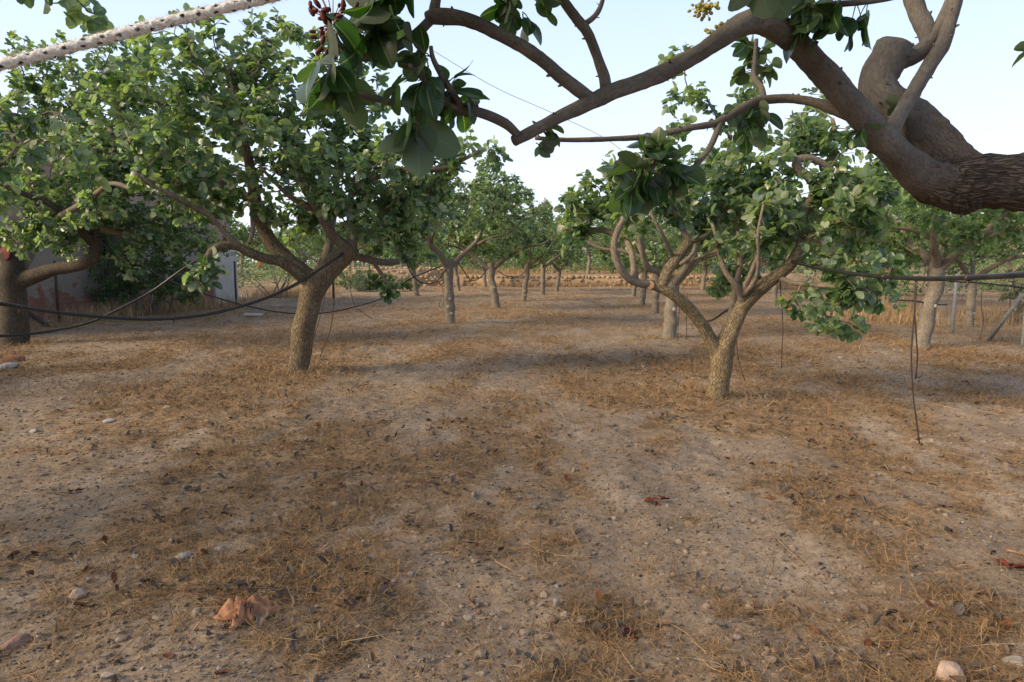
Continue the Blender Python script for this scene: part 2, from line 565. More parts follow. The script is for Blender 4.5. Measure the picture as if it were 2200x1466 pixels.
def rnd_mat(name, stops, rough=0.85, at_name='luv', comp=2, trans=None, spec=0.2):
    m, nt, b = new_mat(name)
    a = attr(nt, at_name)
    sp = nd(nt, 'ShaderNodeSeparateXYZ'); nt.links.new(a.outputs['Vector'], sp.inputs[0])
    col = ramp(nt, sp.outputs[comp], stops)
    tc = nd(nt, 'ShaderNodeTexCoord')
    n = noise(nt, tc.outputs['Object'], 60, 3)
    col = mixc(nt, math_n(nt, 'MULTIPLY', n, 0.3), col, (0.05, 0.035, 0.02))
    nt.links.new(col, b.inputs['Base Color'])
    b.inputs['Roughness'].default_value = rough
    b.inputs['Specular IOR Level'].default_value = spec
    return m


M_PIPE = simple_mat('black_plastic_pipe', (0.018, 0.018, 0.020), 0.40, 14, 0.45, 0.4)
M_TUBE = simple_mat('brown_black_tube', (0.045, 0.030, 0.026), 0.5, 30, 0.4, 0.4)
M_CUT = simple_mat('fresh_cut_wood', (0.45, 0.20, 0.07), 0.8, 60, 0.4)
M_CUTRED = simple_mat('painted_cut_wood', (0.13, 0.028, 0.020), 0.8, 40, 0.4)
M_SCAR = simple_mat('pale_pruning_scar', (.40, .36, .31), .9, 60, .35)
M_STEEL = simple_mat('galvanised_steel', (0.24, 0.25, 0.26), 0.5, 30, 0.3, 0.5)
M_RUST = simple_mat('dark_iron', (0.05, 0.042, 0.038), 0.75, 30, 0.5)
M_FRUIT_RED = simple_mat('dried_red_fruit', (0.10, 0.022, 0.020), 0.6, 90, 0.6)
M_FRUIT_YEL = simple_mat('unripe_fruit', (0.34, 0.30, 0.07), 0.5, 60, 0.45)
M_STEM = simple_mat('green_petiole', (0.12, 0.12, 0.055), 0.7, 40, 0.3)
M_TWIGDRY = simple_mat('dry_stick', (0.34, 0.20, 0.105), 0.85, 50, 0.4)

# ------------------------------------------------------------------ ground
ROWD = nrm(np.array([0.17, 1.0]))


def rot_uv(x, y):
    return x * ROWD[1] - y * ROWD[0], x * ROWD[0] + y * ROWD[1]


def litter(x, y):
    u, v = rot_uv(x, y)
    a = fbm(u * 0.75 + 3.1, v * 0.34 + 7.7, 3, 4)
    b = fbm(u * 2.6 + 1.3, v * 1.3 + 2.2, 21, 4)
    c = fbm(u * 9, v * 6, 33, 3)
    return sstep(0.44, 0.60, a * 0.34 + b * 0.40 + c * 0.26 + 0.05 * sstep(4.5, 11, y))


def gz(x, y):
    u, v = rot_uv(np.asarray(x, float), np.asarray(y, float))
    z = (fbm(u * 0.7, v * 0.35, 5, 3) - 0.5) * 0.09 + (fbm(u * 3.4, v * 2.3, 8, 4) - 0.5) * 0.06
    z = z * (1 - sstep(25, 60, y))
    z = z + 0.05 * np.exp(-(((x - 1.74) / 0.45) ** 2 + ((y - 5.69) / 0.4) ** 2))
    z = z + 0.58 * sstep(35.2, 35.8, y) * sstep(-14, -9, x) + 0.35 * sstep(52, 54, y) * sstep(-14, -9, x)
    return z


def axis(lo, hi, step, far, g=1.13):
    a = list(np.arange(lo, hi, step)); s = step; x = a[-1]
    while x < far: s *= g; x += s; a.append(x)
    s = step; x = lo; b = []
    while x > -far: s *= g; x -= s; b.append(x)
    return np.array(b[::-1] + a)


gx = axis(-4.5, 5.5, 0.035, 900)
ga = axis(1.2, 9.0, 0.035, 1500, 1.035)
ga = ga[ga > -60]
X, Y = np.meshgrid(gx, ga)
Z = gz(X, Y)
fine = (fbm(X * 14, Y * 14, 41, 3) - 0.5) * 0.032 + (fbm(X * 38, Y * 38, 47, 2) - 0.5) * 0.010
Z = Z + fine * ((X > -5) & (X < 6) & (Y < 9.5) & (Y > 1))
ny, nx = X.shape
i, j = np.meshgrid(np.arange(ny - 1), np.arange(nx - 1), indexing='ij')
GQ = np.stack([i * nx + j, i * nx + j + 1, (i + 1) * nx + j + 1, (i + 1) * nx + j], -1).reshape(-1, 4)
LIT = litter(X, Y)
gm = mesh_np('ground', np.stack([X, Y, Z], -1).reshape(-1, 3), [GQ], {'lit': LIT.ravel()}, True)

M_GROUND, nt, b = new_mat('dusty_soil')
tc = nd(nt, 'ShaderNodeTexCoord'); OB = tc.outputs['Object']
lit = attr(nt, 'lit').outputs['Fac']
mp = nd(nt, 'ShaderNodeMapping'); mp.inputs['Rotation'].default_value = (0, 0, math.atan2(ROWD[0], ROWD[1])); mp.inputs['Scale'].default_value = (1, 0.5, 1)
nt.links.new(OB, mp.inputs[0])
nA = noise(nt, mp.outputs[0], 1.6, 6, 0.6)
nB = noise(nt, OB, 22, 6, 0.72)
nC = noise(nt, OB, 140, 4, 0.7)
nD = noise(nt, mp.outputs[0], 7.5, 5, 0.7)
nE = noise(nt, OB, 2.8, 6, 0.75)
dirt = ramp(nt, nA, [(0.30, (0.25, 0.193, 0.145)), (0.5, (0.355, 0.282, 0.218)), (0.7, (0.475, 0.392, 0.312))])
dirt = mixc(nt, math_n(nt, 'MULTIPLY', ramp(nt, nB, [(0.35, (1, 1, 1)), (0.6, (0, 0, 0))]), 0.55), dirt, (0.115, 0.082, 0.062))
lcol = ramp(nt, nB, [(0.3, (0.15, 0.098, 0.058)), (0.5, (0.33, 0.222, 0.132)), (0.7, (0.48, 0.345, 0.21))])
fl = math_n(nt, 'ADD', math_n(nt, 'MULTIPLY_ADD', lit, 0.75, 0.12), math_n(nt, 'MULTIPLY', math_n(nt, 'SUBTRACT', nB, 0.5), 1.2))
fl = math_n(nt, 'ADD', fl, math_n(nt, 'MULTIPLY', math_n(nt, 'SUBTRACT', nD, 0.5), 2.2))
fl = math_n(nt, 'ADD', fl, math_n(nt, 'MULTIPLY', math_n(nt, 'SUBTRACT', nE, 0.5), 1.2))
fl = ramp(nt, math_n(nt, 'ADD', fl, math_n(nt, 'MULTIPLY', math_n(nt, 'SUBTRACT', nC, 0.5), 1.1)), [(0.3, (0, 0, 0)), (0.8, (1, 1, 1))])
col = mixc(nt, math_n(nt, 'MULTIPLY', fl, 0.8), dirt, lcol)
col = mixc(nt, math_n(nt, 'MULTIPLY', ramp(nt, nC, [(0.3, (1, 1, 1)), (0.55, (0, 0, 0))]), 0.5), col, (0.06, 0.045, 0.034))
vo = nd(nt, 'ShaderNodeTexVoronoi', ins={'Scale': 55.0}); nt.links.new(OB, vo.inputs['Vector'])
spk = ramp(nt, vo.outputs['Distance'], [(0.10, (1, 1, 1)), (0.17, (0, 0, 0))])
vsel = ramp(nt, nd(nt, 'ShaderNodeSeparateColor').outputs[0], [(0, (0, 0, 0)), (1, (1, 1, 1))])
sc_ = nt.nodes[-2] if False else None
sepc = nd(nt, 'ShaderNodeSeparateColor'); nt.links.new(vo.outputs['Color'], sepc.inputs[0])
sel = ramp(nt, sepc.outputs[0], [(0.72, (0, 0, 0)), (0.76, (1, 1, 1))])
col = mixc(nt, math_n(nt, 'MULTIPLY', math_n(nt, 'MULTIPLY', spk, sel), 0.75), col, (0.46, 0.41, 0.36))
# orange earth on the terraces far behind the stone wall
sy = nd(nt, 'ShaderNodeSeparateXYZ'); nt.links.new(OB, sy.inputs[0])
far = ramp(nt, math_n(nt, 'DIVIDE', sy.outputs[1], 100.0), [(0.34, (0, 0, 0)), (0.37, (1, 1, 1))])
side = ramp(nt, math_n(nt, 'DIVIDE', math_n(nt, 'ABSOLUTE', math_n(nt, 'SUBTRACT', sy.outputs[0], 2.0)), 30.0), [(0.35, (1, 1, 1)), (0.5, (0, 0, 0))])
col = mixc(nt, math_n(nt, 'MULTIPLY', math_n(nt, 'MULTIPLY', far, side), 0.6), col, (0.38, 0.21, 0.105))
nt.links.new(col, b.inputs['Base Color'])
b.inputs['Roughness'].default_value = 0.95
b.inputs['Specular IOR Level'].default_value = 0.1
p = bump(nt, b, nB, 0.6, 0.02)
bump(nt, b, nC, 0.6, 0.006, p)
ground = link('ground', gm, M_GROUND)
tag(ground, kind='structure')

# ------------------------------------------------------------------ trees
def smooth_branch(pts, step):
    P = np.array([p[0] for p in pts]); R = np.array([p[1] for p in pts])
    return catmull(P, R, step)


def px_branch(pts, Y0):
    out = []
    for q in pts:
        px, py, r = q[:3]; dY = q[3] if len(q) > 3 else 0.0
        Yq = Y0 + dY
        out.append((at(px, py, Yq), r * Yq / F))
    return out


def build_tree(root_name, label, base, branches, blobs, Y0, mats, leafL=0.075, per=6, leaf_rows=5, sides=12, step=0.05,
               group=None, twig_sides=5, leaf_mat=None, seed=0, cuts=(), nodes_from=0.35, cat='tree', zmin=0.25, bumpy=0.10, extra_leaf=0, dense=1.0):
    """base: ground point; branches: list of (part, material, pts[(xyz, r)]); blobs: (centre, radius xyz, n)"""
    global RNG
    RNG = np.random.default_rng(100 + seed)
    root = empty(root_name, base)
    tag(root, label, cat, group)
    NPs, NDs = [], []
    for bi, (part, mat, pts) in enumerate(branches):
        P, R = smooth_branch(pts, step)
        mb = MB()
        tube(mb, P, R, sides if R.max() > 0.03 else max(7, sides - 4), bumpy if part == 'trunk' else bumpy * 0.8, seed * 7 + bi, 5.0 if R.max() > 0.05 else 14.0)
        link(part, mb.mesh(part, off=base), mat, root)
        if part != 'trunk' or bi > 0:
            k = max(2, int(0.12 / step))
            i0 = int(len(P) * nodes_from) if R.max() > 0.02 else 0
            NPs.append(P[i0::k]); NDs.append(nrm(np.gradient(P, axis=0))[i0::k])
    for c, d, r, mat in cuts:
        mb = MB()
        d = nrm(d)
        P = np.array([c - d * 0.004, c, c + d * 0.006]); tube(mb, P, np.array([r, r, r * 0.9]), 14, 0.05, 3)
        link('cut_face', mb.mesh('cut_face', off=base), mat, root)
    T = []
    for c, rad, n in blobs:
        n = int(n * dense)
        q = RNG.normal(size=(n, 3)); q = nrm(q) * (RNG.uniform(size=(n, 1)) ** 0.42)
        T.append(np.asarray(c) + q * np.asarray(rad))
    T = np.concatenate(T)
    T = T[T[:, 2] > zmin]
    chains, tip = grow((np.concatenate(NPs), np.concatenate(NDs)), T)
    mb = MB()
    for P, R in chains: tube(mb, P, R, twig_sides, 0, cap=False)
    tip[:, 2] += 0.15
    tip = nrm(tip)
    pos = [T]; dr = [tip]
    for P, R in chains:                                   # leaves along the outer half of every twig too
        if len(P) > 4:
            for q in RNG.choice(np.arange(len(P) // 2, len(P) - 1), size=min(2 + extra_leaf, max(1, len(P) // 4)), replace=False):
                dd = nrm(nrm(P[q] - P[q - 1]) + RNG.normal(scale=0.7, size=3))
                pos.append((P[q] + dd * 0.03)[None]); dr.append(dd[None])
    pos = np.concatenate(pos); dr = np.concatenate(dr)
    LP, LD, LN, LL, LR, pet = compound_leaves(pos, dr, per, leafL, back=.17)
    me = leaf_mesh('crown', LP, LD, LN, LL, LL * RNG.uniform(0.66, 0.88, len(LL)), LR,
                   RNG.uniform(0.0, 0.5, len(LL)), RNG.uniform(-0.05, 0.3, len(LL)), leaf_rows, 3, off=base)
    link('crown', join_mesh('crown', mb.mesh('twigs', off=base), me, mats['twig'], leaf_mat or M_LEAF), None, root)
    return root


def PX(part, mat, pts, Y0):
    return (part, mat, px_branch(pts, Y0))


def BL(lst, Y0):
    out = []
    for px, py, r, dY, n in lst:
        Yq = Y0 + dY
        R = r * Yq / F
        out.append((at(px, py, Yq), (R, R * 1.05, R), n))
    return out


STD = {'twig': M_LIMB}

# --- pistachio tree with the leaning fissured trunk, left of the lane
YA = 7.3
A_base = gnd(642, 803)
brA = [
    PX('trunk', M_BARK, [(639, 815, 36), (640, 804, 27), (642, 792, 22), (647, 760, 23), (652, 712, 25), (662, 668, 24), (671, 628, 25), (688, 600, 27), (714, 572, 24), (740, 548, 21), (759, 528, 17)], YA),
    PX('branch', M_BARK, [(682, 612, 20), (650, 585, 17), (615, 556, 16), (590, 532, 15.5), (570, 500, 15), (557, 465, 14), (548, 430, 13), (541, 390, 11.5, -.1), (536, 350, 10, -.2), (528, 310, 7, -.3), (516, 265, 5, -.35), (505, 215, 3.5, -.4), (492, 160, 1.8, -.4)], YA),
    PX('branch', M_BARK, [(672, 615, 15), (640, 588, 12.5, -.1), (604, 562, 11, -.25), (575, 556, 10.5, -.35), (540, 545, 10, -.5), (505, 528, 9, -.6), (470, 530, 9, -.7), (448, 548, 7, -.8), (440, 570, 5, -.85)], YA),
    PX('branch', M_LIMB, [(512, 530, 7, -.6), (480, 497, 6, -.7), (452, 466, 6, -.8), (410, 442, 5.5, -1.), (368, 418, 5, -1.2), (330, 400, 4, -1.3), (290, 370, 3, -1.4)], YA),
    PX('branch', M_LIMB, [(536, 522, 5, -.5), (542, 500, 5, -.45), (543, 475, 5, -.4), (539, 445, 4, -.4), (532, 415, 3, -.35)], YA),
    PX('branch', M_LIMB, [(550, 440, 11), (520, 418, 10, -.1), (485, 402, 9, -.2), (450, 375, 7, -.3), (415, 340, 5, -.4), (390, 290, 4, -.5)], YA),
    PX('branch', M_LIMB, [(748, 535, 12), (728, 518, 11), (710, 500, 10, -.1), (692, 468, 9.5, -.2), (672, 436, 8.5, -.3), (656, 412, 6.5, -.35), (640, 375, 5, -.4), (625, 320, 3.2, -.4), (620, 260, 1.8, -.35)], YA),
    PX('branch', M_LIMB, [(676, 452, 6, -.25), (652, 440, 6, -.35), (625, 425, 5, -.5), (590, 391, 4, -.7), (560, 360, 3, -.8)], YA),
    PX('branch', M_LIMB, [(755, 535, 13), (757, 505, 11), (756, 478, 10, .05), (750, 432, 7.5, .1), (768, 405, 7, .1), (795, 388, 6.5, .05), (840, 372, 5.5), (896, 362, 5, -.1), (945, 362, 5, -.1), (985, 348, 4, -.1), (1030, 325, 3, -.1)], YA),
    PX('branch', M_LIMB, [(752, 432, 7, .1), (762, 390, 6, .2), (785, 350, 5, .3), (790, 300, 4, .4), (775, 240, 3.5, .4)], YA),
    PX('branch', M_LIMB, [(735, 556, 9), (765, 552, 8.5, .3), (800, 560, 8, .5), (835, 564, 7.5, .7), (856, 562, 7, .8)], YA),
    PX('branch', M_LIMB, [(695, 590, 11, .1), (705, 540, 10, .4), (712, 490, 9, .8), (720, 430, 7, 1.0), (725, 350, 5, 1.1), (730, 280, 4, 1.1)], YA),
    PX('branch', M_LIMB, [(800, 560, 5, .5), (820, 590, 4, .5), (838, 618, 2.5, .4)], YA),
]
blA = BL([(470, 190, 90, -.2, 45), (560, 170, 85, 0, 40), (640, 200, 90, 0, 45), (400, 260, 95, -.5, 45), (500, 300, 75, .2, 24), (690, 280, 95, .2, 50),
          (620, 340, 80, .1, 34), (790, 300, 90, .2, 45), (740, 380, 90, .5, 42), (850, 380, 95, .1, 48), (900, 440, 80, .2, 36), (640, 440, 60, .6, 22),
          (830, 470, 80, .4, 36), (380, 380, 85, -1, 32), (460, 420, 60, -.3, 20), (335, 320, 80, -1.2, 30), (900, 520, 45, .4, 16), (740, 170, 75, .1, 28),
          (440, 580, 36, -.85, 14), (838, 615, 22, .4, 6), (950, 360, 55, 0, 16), (540, 95, 60, 0, 16), (420, 110, 60, -.2, 16), (640, 500, 45, .9, 12), (560, 250, 60, .3, 16), (980, 330, 45, 0, 10), (520, 250, 70, -.7, 22), (600, 300, 70, -.8, 20), (690, 360, 70, -.6, 20), (330, 150, 75, -.8, 22), (250, 190, 70, -1.2, 18),
          (395, 45, 16, -.3, 2), (455, 35, 22, -.2, 3), (310, 70, 25, -.6, 3), (690, 95, 28, 0, 3), (640, 70, 40, .1, 6), (590, 60, 35, .2, 5), (700, 130, 40, 0, 7), (1060, 330, 25, 0, 3), (1010, 300, 22, 0, 2), (540, 50, 30, .1, 4), (740, 440, 40, -.6, 7), (800, 330, 55, -.7, 12), (690, 410, 40, -.7, 7), (560, 440, 35, -.5, 5), (600, 480, 35, -.4, 5), (790, 480, 45, -.3, 9), (500, 380, 50, -.7, 9)], YA)
cutsA = [(at(558, 569, YA - .55), np.array([-.3, -1, -.2]), .030, M_CUT)]
build_tree('pistachio_tree', 'pistachio tree with thick leaning fissured trunk carrying the black pipe, left of the bare lane', A_base, brA, blA, YA, STD,
           cuts=cutsA, seed=1, per=5, dense=1.15, leafL=.083)

# --- tree at the left edge of the view
YB = 9.9
B_base = gnd(30, 742)
brB = [
    PX('trunk', M_BARK_SHADED, [(30, 754, 36), (29, 735, 28), (28, 690, 26), (26, 645, 27), (25, 605, 27), (28, 585, 24), (24, 560, 19), (12, 545, 16)], YB),
    PX('branch', M_BARK_SHADED, [(35, 605, 20), (75, 592, 16), (120, 578, 13, -.1), (165, 572, 12, -.2), (198, 556, 12, -.3), (206, 525, 11, -.3), (205, 500, 10, -.3), (222, 470, 9, -.4), (238, 435, 9, -.5), (250, 390, 7, -.5), (262, 330, 5, -.5)], YB),
    PX('branch', M_BARK_SHADED, [(200, 520, 11, -.3), (175, 498, 10, -.5), (140, 470, 8, -.7), (110, 440, 7, -.9), (60, 420, 6, -1.1), (10, 400, 5, -1.3)], YB),
    PX('branch', M_LIMB, [(215, 490, 9, -.4), (270, 500, 7, -.2), (320, 480, 6, 0), (350, 430, 5, .1), (370, 380, 4, .1)], YB),
    PX('branch', M_LIMB, [(28, 600, 18), (60, 540, 15, .4), (100, 480, 12, .8), (150, 400, 9, 1.), (180, 320, 7, 1.1)], YB),
    PX('branch', M_LIMB, [(24, 575, 15), (-30, 520, 13, .2), (-60, 450, 10, .2), (-40, 360, 8, .2), (-10, 280, 6, .1)], YB),
    PX('branch', M_LIMB, [(130, 465, 7, -.8), (190, 430, 6, -1.2), (240, 395, 5, -1.6), (300, 415, 4, -1.8)], YB),
]
blB = BL([(60, 270, 90, 0, 46), (160, 230, 90, 0, 46), (260, 250, 90, -.2, 44), (60, 380, 90, -.5, 42), (170, 350, 90, -.6, 44), (270, 350, 90, -.4, 44), (100, 470, 70, -.8, 22),
          (300, 440, 75, -.2, 26), (370, 300, 70, .3, 26), (-20, 330, 80, 0, 24), (330, 180, 70, .2, 24), (220, 160, 60, .2, 20), (100, 180, 70, .2, 24), (360, 470, 60, .3, 16), (240, 460, 50, -.6, 14),
          (420, 240, 60, .5, 14), (30, 510, 50, -.9, 10), (60, 160, 60, -.3, 16), (130, 120, 45, -.3, 7), (40, 100, 28, -.3, 3), (250, 100, 55, .2, 12), (320, 110, 50, .2, 10), (200, 440, 60, -1.2, 16), (280, 560, 35, -.2, 6), (390, 520, 40, .2, 8), (120, 440, 60, -.5, 14), (200, 400, 70, -.4, 18), (300, 500, 60, -.2, 14), (60, 480, 50, -.6, 10), (390, 450, 50, .4, 12), (330, 380, 70, .4, 16), (150, 520, 45, .3, 8), (430, 500, 35, .4, 6)], YB)
cutsB = [(at(10, 545, YB - .10), np.array([-.25, -1, .15]), .105, M_CUTRED)]
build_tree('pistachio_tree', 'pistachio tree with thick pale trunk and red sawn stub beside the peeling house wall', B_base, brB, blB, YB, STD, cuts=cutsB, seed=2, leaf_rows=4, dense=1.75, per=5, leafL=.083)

# --- forked tree to the right of the lane
YC = 5.69
C_base = gnd(1537, 868)
brC = [
    PX('trunk', M_BARK_TAN, [(1536, 884, 40), (1537, 868, 31), (1541, 846, 23.5), (1546, 815, 22), (1550, 785, 24), (1552, 758, 25), (1560, 732, 20), (1574, 702, 18), (1588, 672, 17), (1604, 648, 16.5), (1636, 618, 16, -.05), (1671, 591, 14, -.1), (1700, 565, 13, -.15), (1718, 535, 11, -.15)], YC),
    PX('branch', M_BARK_TAN, [(1550, 765, 19), (1530, 737, 16), (1508, 698, 13, -.05), (1474, 657, 12.5, -.1), (1440, 629, 11.5, -.15), (1418, 618, 11, -.15), (1398, 612, 11, -.15)], YC),
    PX('branch', M_LIMB, [(1402, 612, 10, -.15), (1360, 605, 8.5, -.2), (1333, 577, 8, -.25), (1319, 537, 7.5, -.25), (1326, 499, 7, -.25), (1347, 461, 6.5, -.2), (1370, 437, 6, -.15), (1388, 410, 5, -.1), (1400, 360, 4, 0)], YC),
    PX('branch', M_BARK_TAN, [(1420, 618, 12, -.15), (1436, 580, 11.5, -.1), (1459, 550, 11, 0), (1481, 519, 11, .05)], YC),
    PX('branch', M_LIMB, [(1480, 522, 8, .05), (1466, 492, 6, .1), (1456, 470, 5, .1), (1440, 430, 4, .1), (1430, 370, 3, .1)], YC),
    PX('branch', M_LIMB, [(1482, 520, 6, .05), (1517, 506, 5, .1), (1545, 472, 4.5, .2), (1560, 440, 4, .3), (1580, 390, 3.5, .4), (1600, 330, 3, .4)], YC),
    PX('branch', M_LIMB, [(1448, 556, 5, 0), (1436, 530, 5, -.1), (1411, 482, 4, -.2), (1395, 450, 3, -.2)], YC),
    PX('branch', M_LIMB, [(1450, 575, 5, 0), (1470, 562, 4.5, -.1), (1488, 545, 4, -.1), (1494, 525, 3.5, -.05)], YC),
    PX('branch', M_LIMB, [(1362, 600, 7, -.2), (1360, 560, 7, .2), (1350, 525, 7, .5), (1325, 505, 6.5, .6), (1292, 495, 6, .7), (1250, 494, 5, .7), (1210, 492, 4, .7)], YC),
    PX('branch', M_LIMB, [(1598, 655, 11), (1592, 632, 9, -.05), (1580, 612, 7, -.1), (1558, 584, 6, -.1), (1547, 550, 5, -.1), (1543, 525, 4.5, -.1), (1530, 480, 3.5, -.1)], YC),
    PX('branch', M_LIMB, [(1595, 636, 8, -.05), (1604, 610, 6, -.1), (1613, 590, 5.5, -.15), (1627, 555, 5, -.2), (1650, 518, 4, -.2), (1680, 470, 3.5, -.2), (1690, 420, 3, -.2)], YC),
    PX('branch', M_LIMB, [(1598, 634, 7, -.05), (1624, 600, 5, -.2), (1630, 555, 4, -.3), (1629, 502, 3.5, -.4), (1640, 440, 3, -.4)], YC),
    PX('branch', M_LIMB, [(1720, 540, 10, -.15), (1720, 510, 8.5, -.1), (1724, 470, 7.5, 0), (1740, 430, 8, .1), (1764, 392, 7.5, .2), (1790, 335, 7, .3), (1795, 290, 5, .3), (1788, 255, 4, .3)], YC),
    PX('branch', M_LIMB, [(1720, 538, 9, -.15), (1744, 506, 7, -.2), (1768, 486, 6, -.25), (1802, 475, 5.5, -.3), (1850, 460, 5, -.4), (1890, 430, 4, -.45)], YC),
    PX('branch', M_LIMB, [(1756, 410, 8, .15), (1735, 380, 9, .1), (1714, 362, 9, .1), (1712, 345, 9, .1), (1735, 340, 8, .1), (1765, 350, 7, .1), (1790, 370, 5, .1)], YC),
    PX('branch', M_LIMB, [(1672, 596, 8, -.1), (1700, 607, 5, -.2), (1745, 613, 4.5, -.3), (1795, 617, 4, -.4), (1840, 625, 3, -.5)], YC),
    PX('branch', M_LIMB, [(1565, 725, 9, .15), (1575, 650, 7, .5), (1590, 560, 6, .9), (1580, 470, 4.5, 1.1), (1560, 380, 5, 1.2), (1570, 290, 4, 1.2)], YC),
]
blC = BL([(1370, 430, 60, .1, 20), (1440, 400, 65, .2, 24), (1430, 300, 50, .1, 12), (1530, 430, 70, .3, 26), (1600, 390, 70, .3, 28), (1690, 400, 75, .1, 32), (1650, 470, 60, -.2, 22),
          (1560, 330, 60, .8, 12), (1600, 250, 55, .8, 12), (1700, 300, 65, .4, 18), (1780, 330, 65, .3, 22), (1800, 420, 70, 0, 30), (1860, 470, 60, -.3, 24), (1880, 390, 60, .1, 20),
          (1260, 430, 50, .7, 20), (1230, 490, 35, .7, 10), (1330, 370, 45, .2, 10), (1620, 170, 45, .7, 8), (1500, 200, 40, .8, 5), (1760, 240, 50, .5, 10), (1440, 120, 35, .8, 5),
          (1500, 480, 50, .2, 12), (1790, 600, 60, -.4, 11), (1850, 620, 55, -.5, 11), (1790, 660, 45, -.4, 6), (1740, 660, 45, -.4, 4), (1765, 705, 22, -.4, 2), (1850, 690, 22, -.45, 2), (1910, 640, 30, -.5, 4), (1700, 640, 25, -.3, 2), (1560, 600, 45, .9, 10), (1460, 210, 35, .8, 4), (1350, 480, 35, .5, 8), (1700, 480, 45, 0, 12),
          (1900, 560, 40, -.4, 8), (1280, 380, 30, .7, 5), (1830, 450, 45, -.5, 8), (1875, 420, 40, -.5, 7), (1765, 510, 35, -.4, 4), (1600, 560, 55, 1.0, 9), (1680, 540, 45, .6, 7), (1240, 460, 40, .7, 6), (1310, 440, 40, .6, 6), (1540, 495, 40, -.1, 6), (1640, 475, 45, -.25, 8), (1590, 450, 40, .2, 5), (1480, 440, 40, .1, 6)], YC)
build_tree('pistachio_tree', 'pistachio tree with forked rough trunk on bare soil, right of the lane', C_base, brC, blC, YC, STD,
           cuts=[(at(1397, 613, YC - .19), np.array([-.5, -.9, .1]), .036, M_TWIGDRY)], seed=3, per=5, leafL=0.079, dense=1.15)

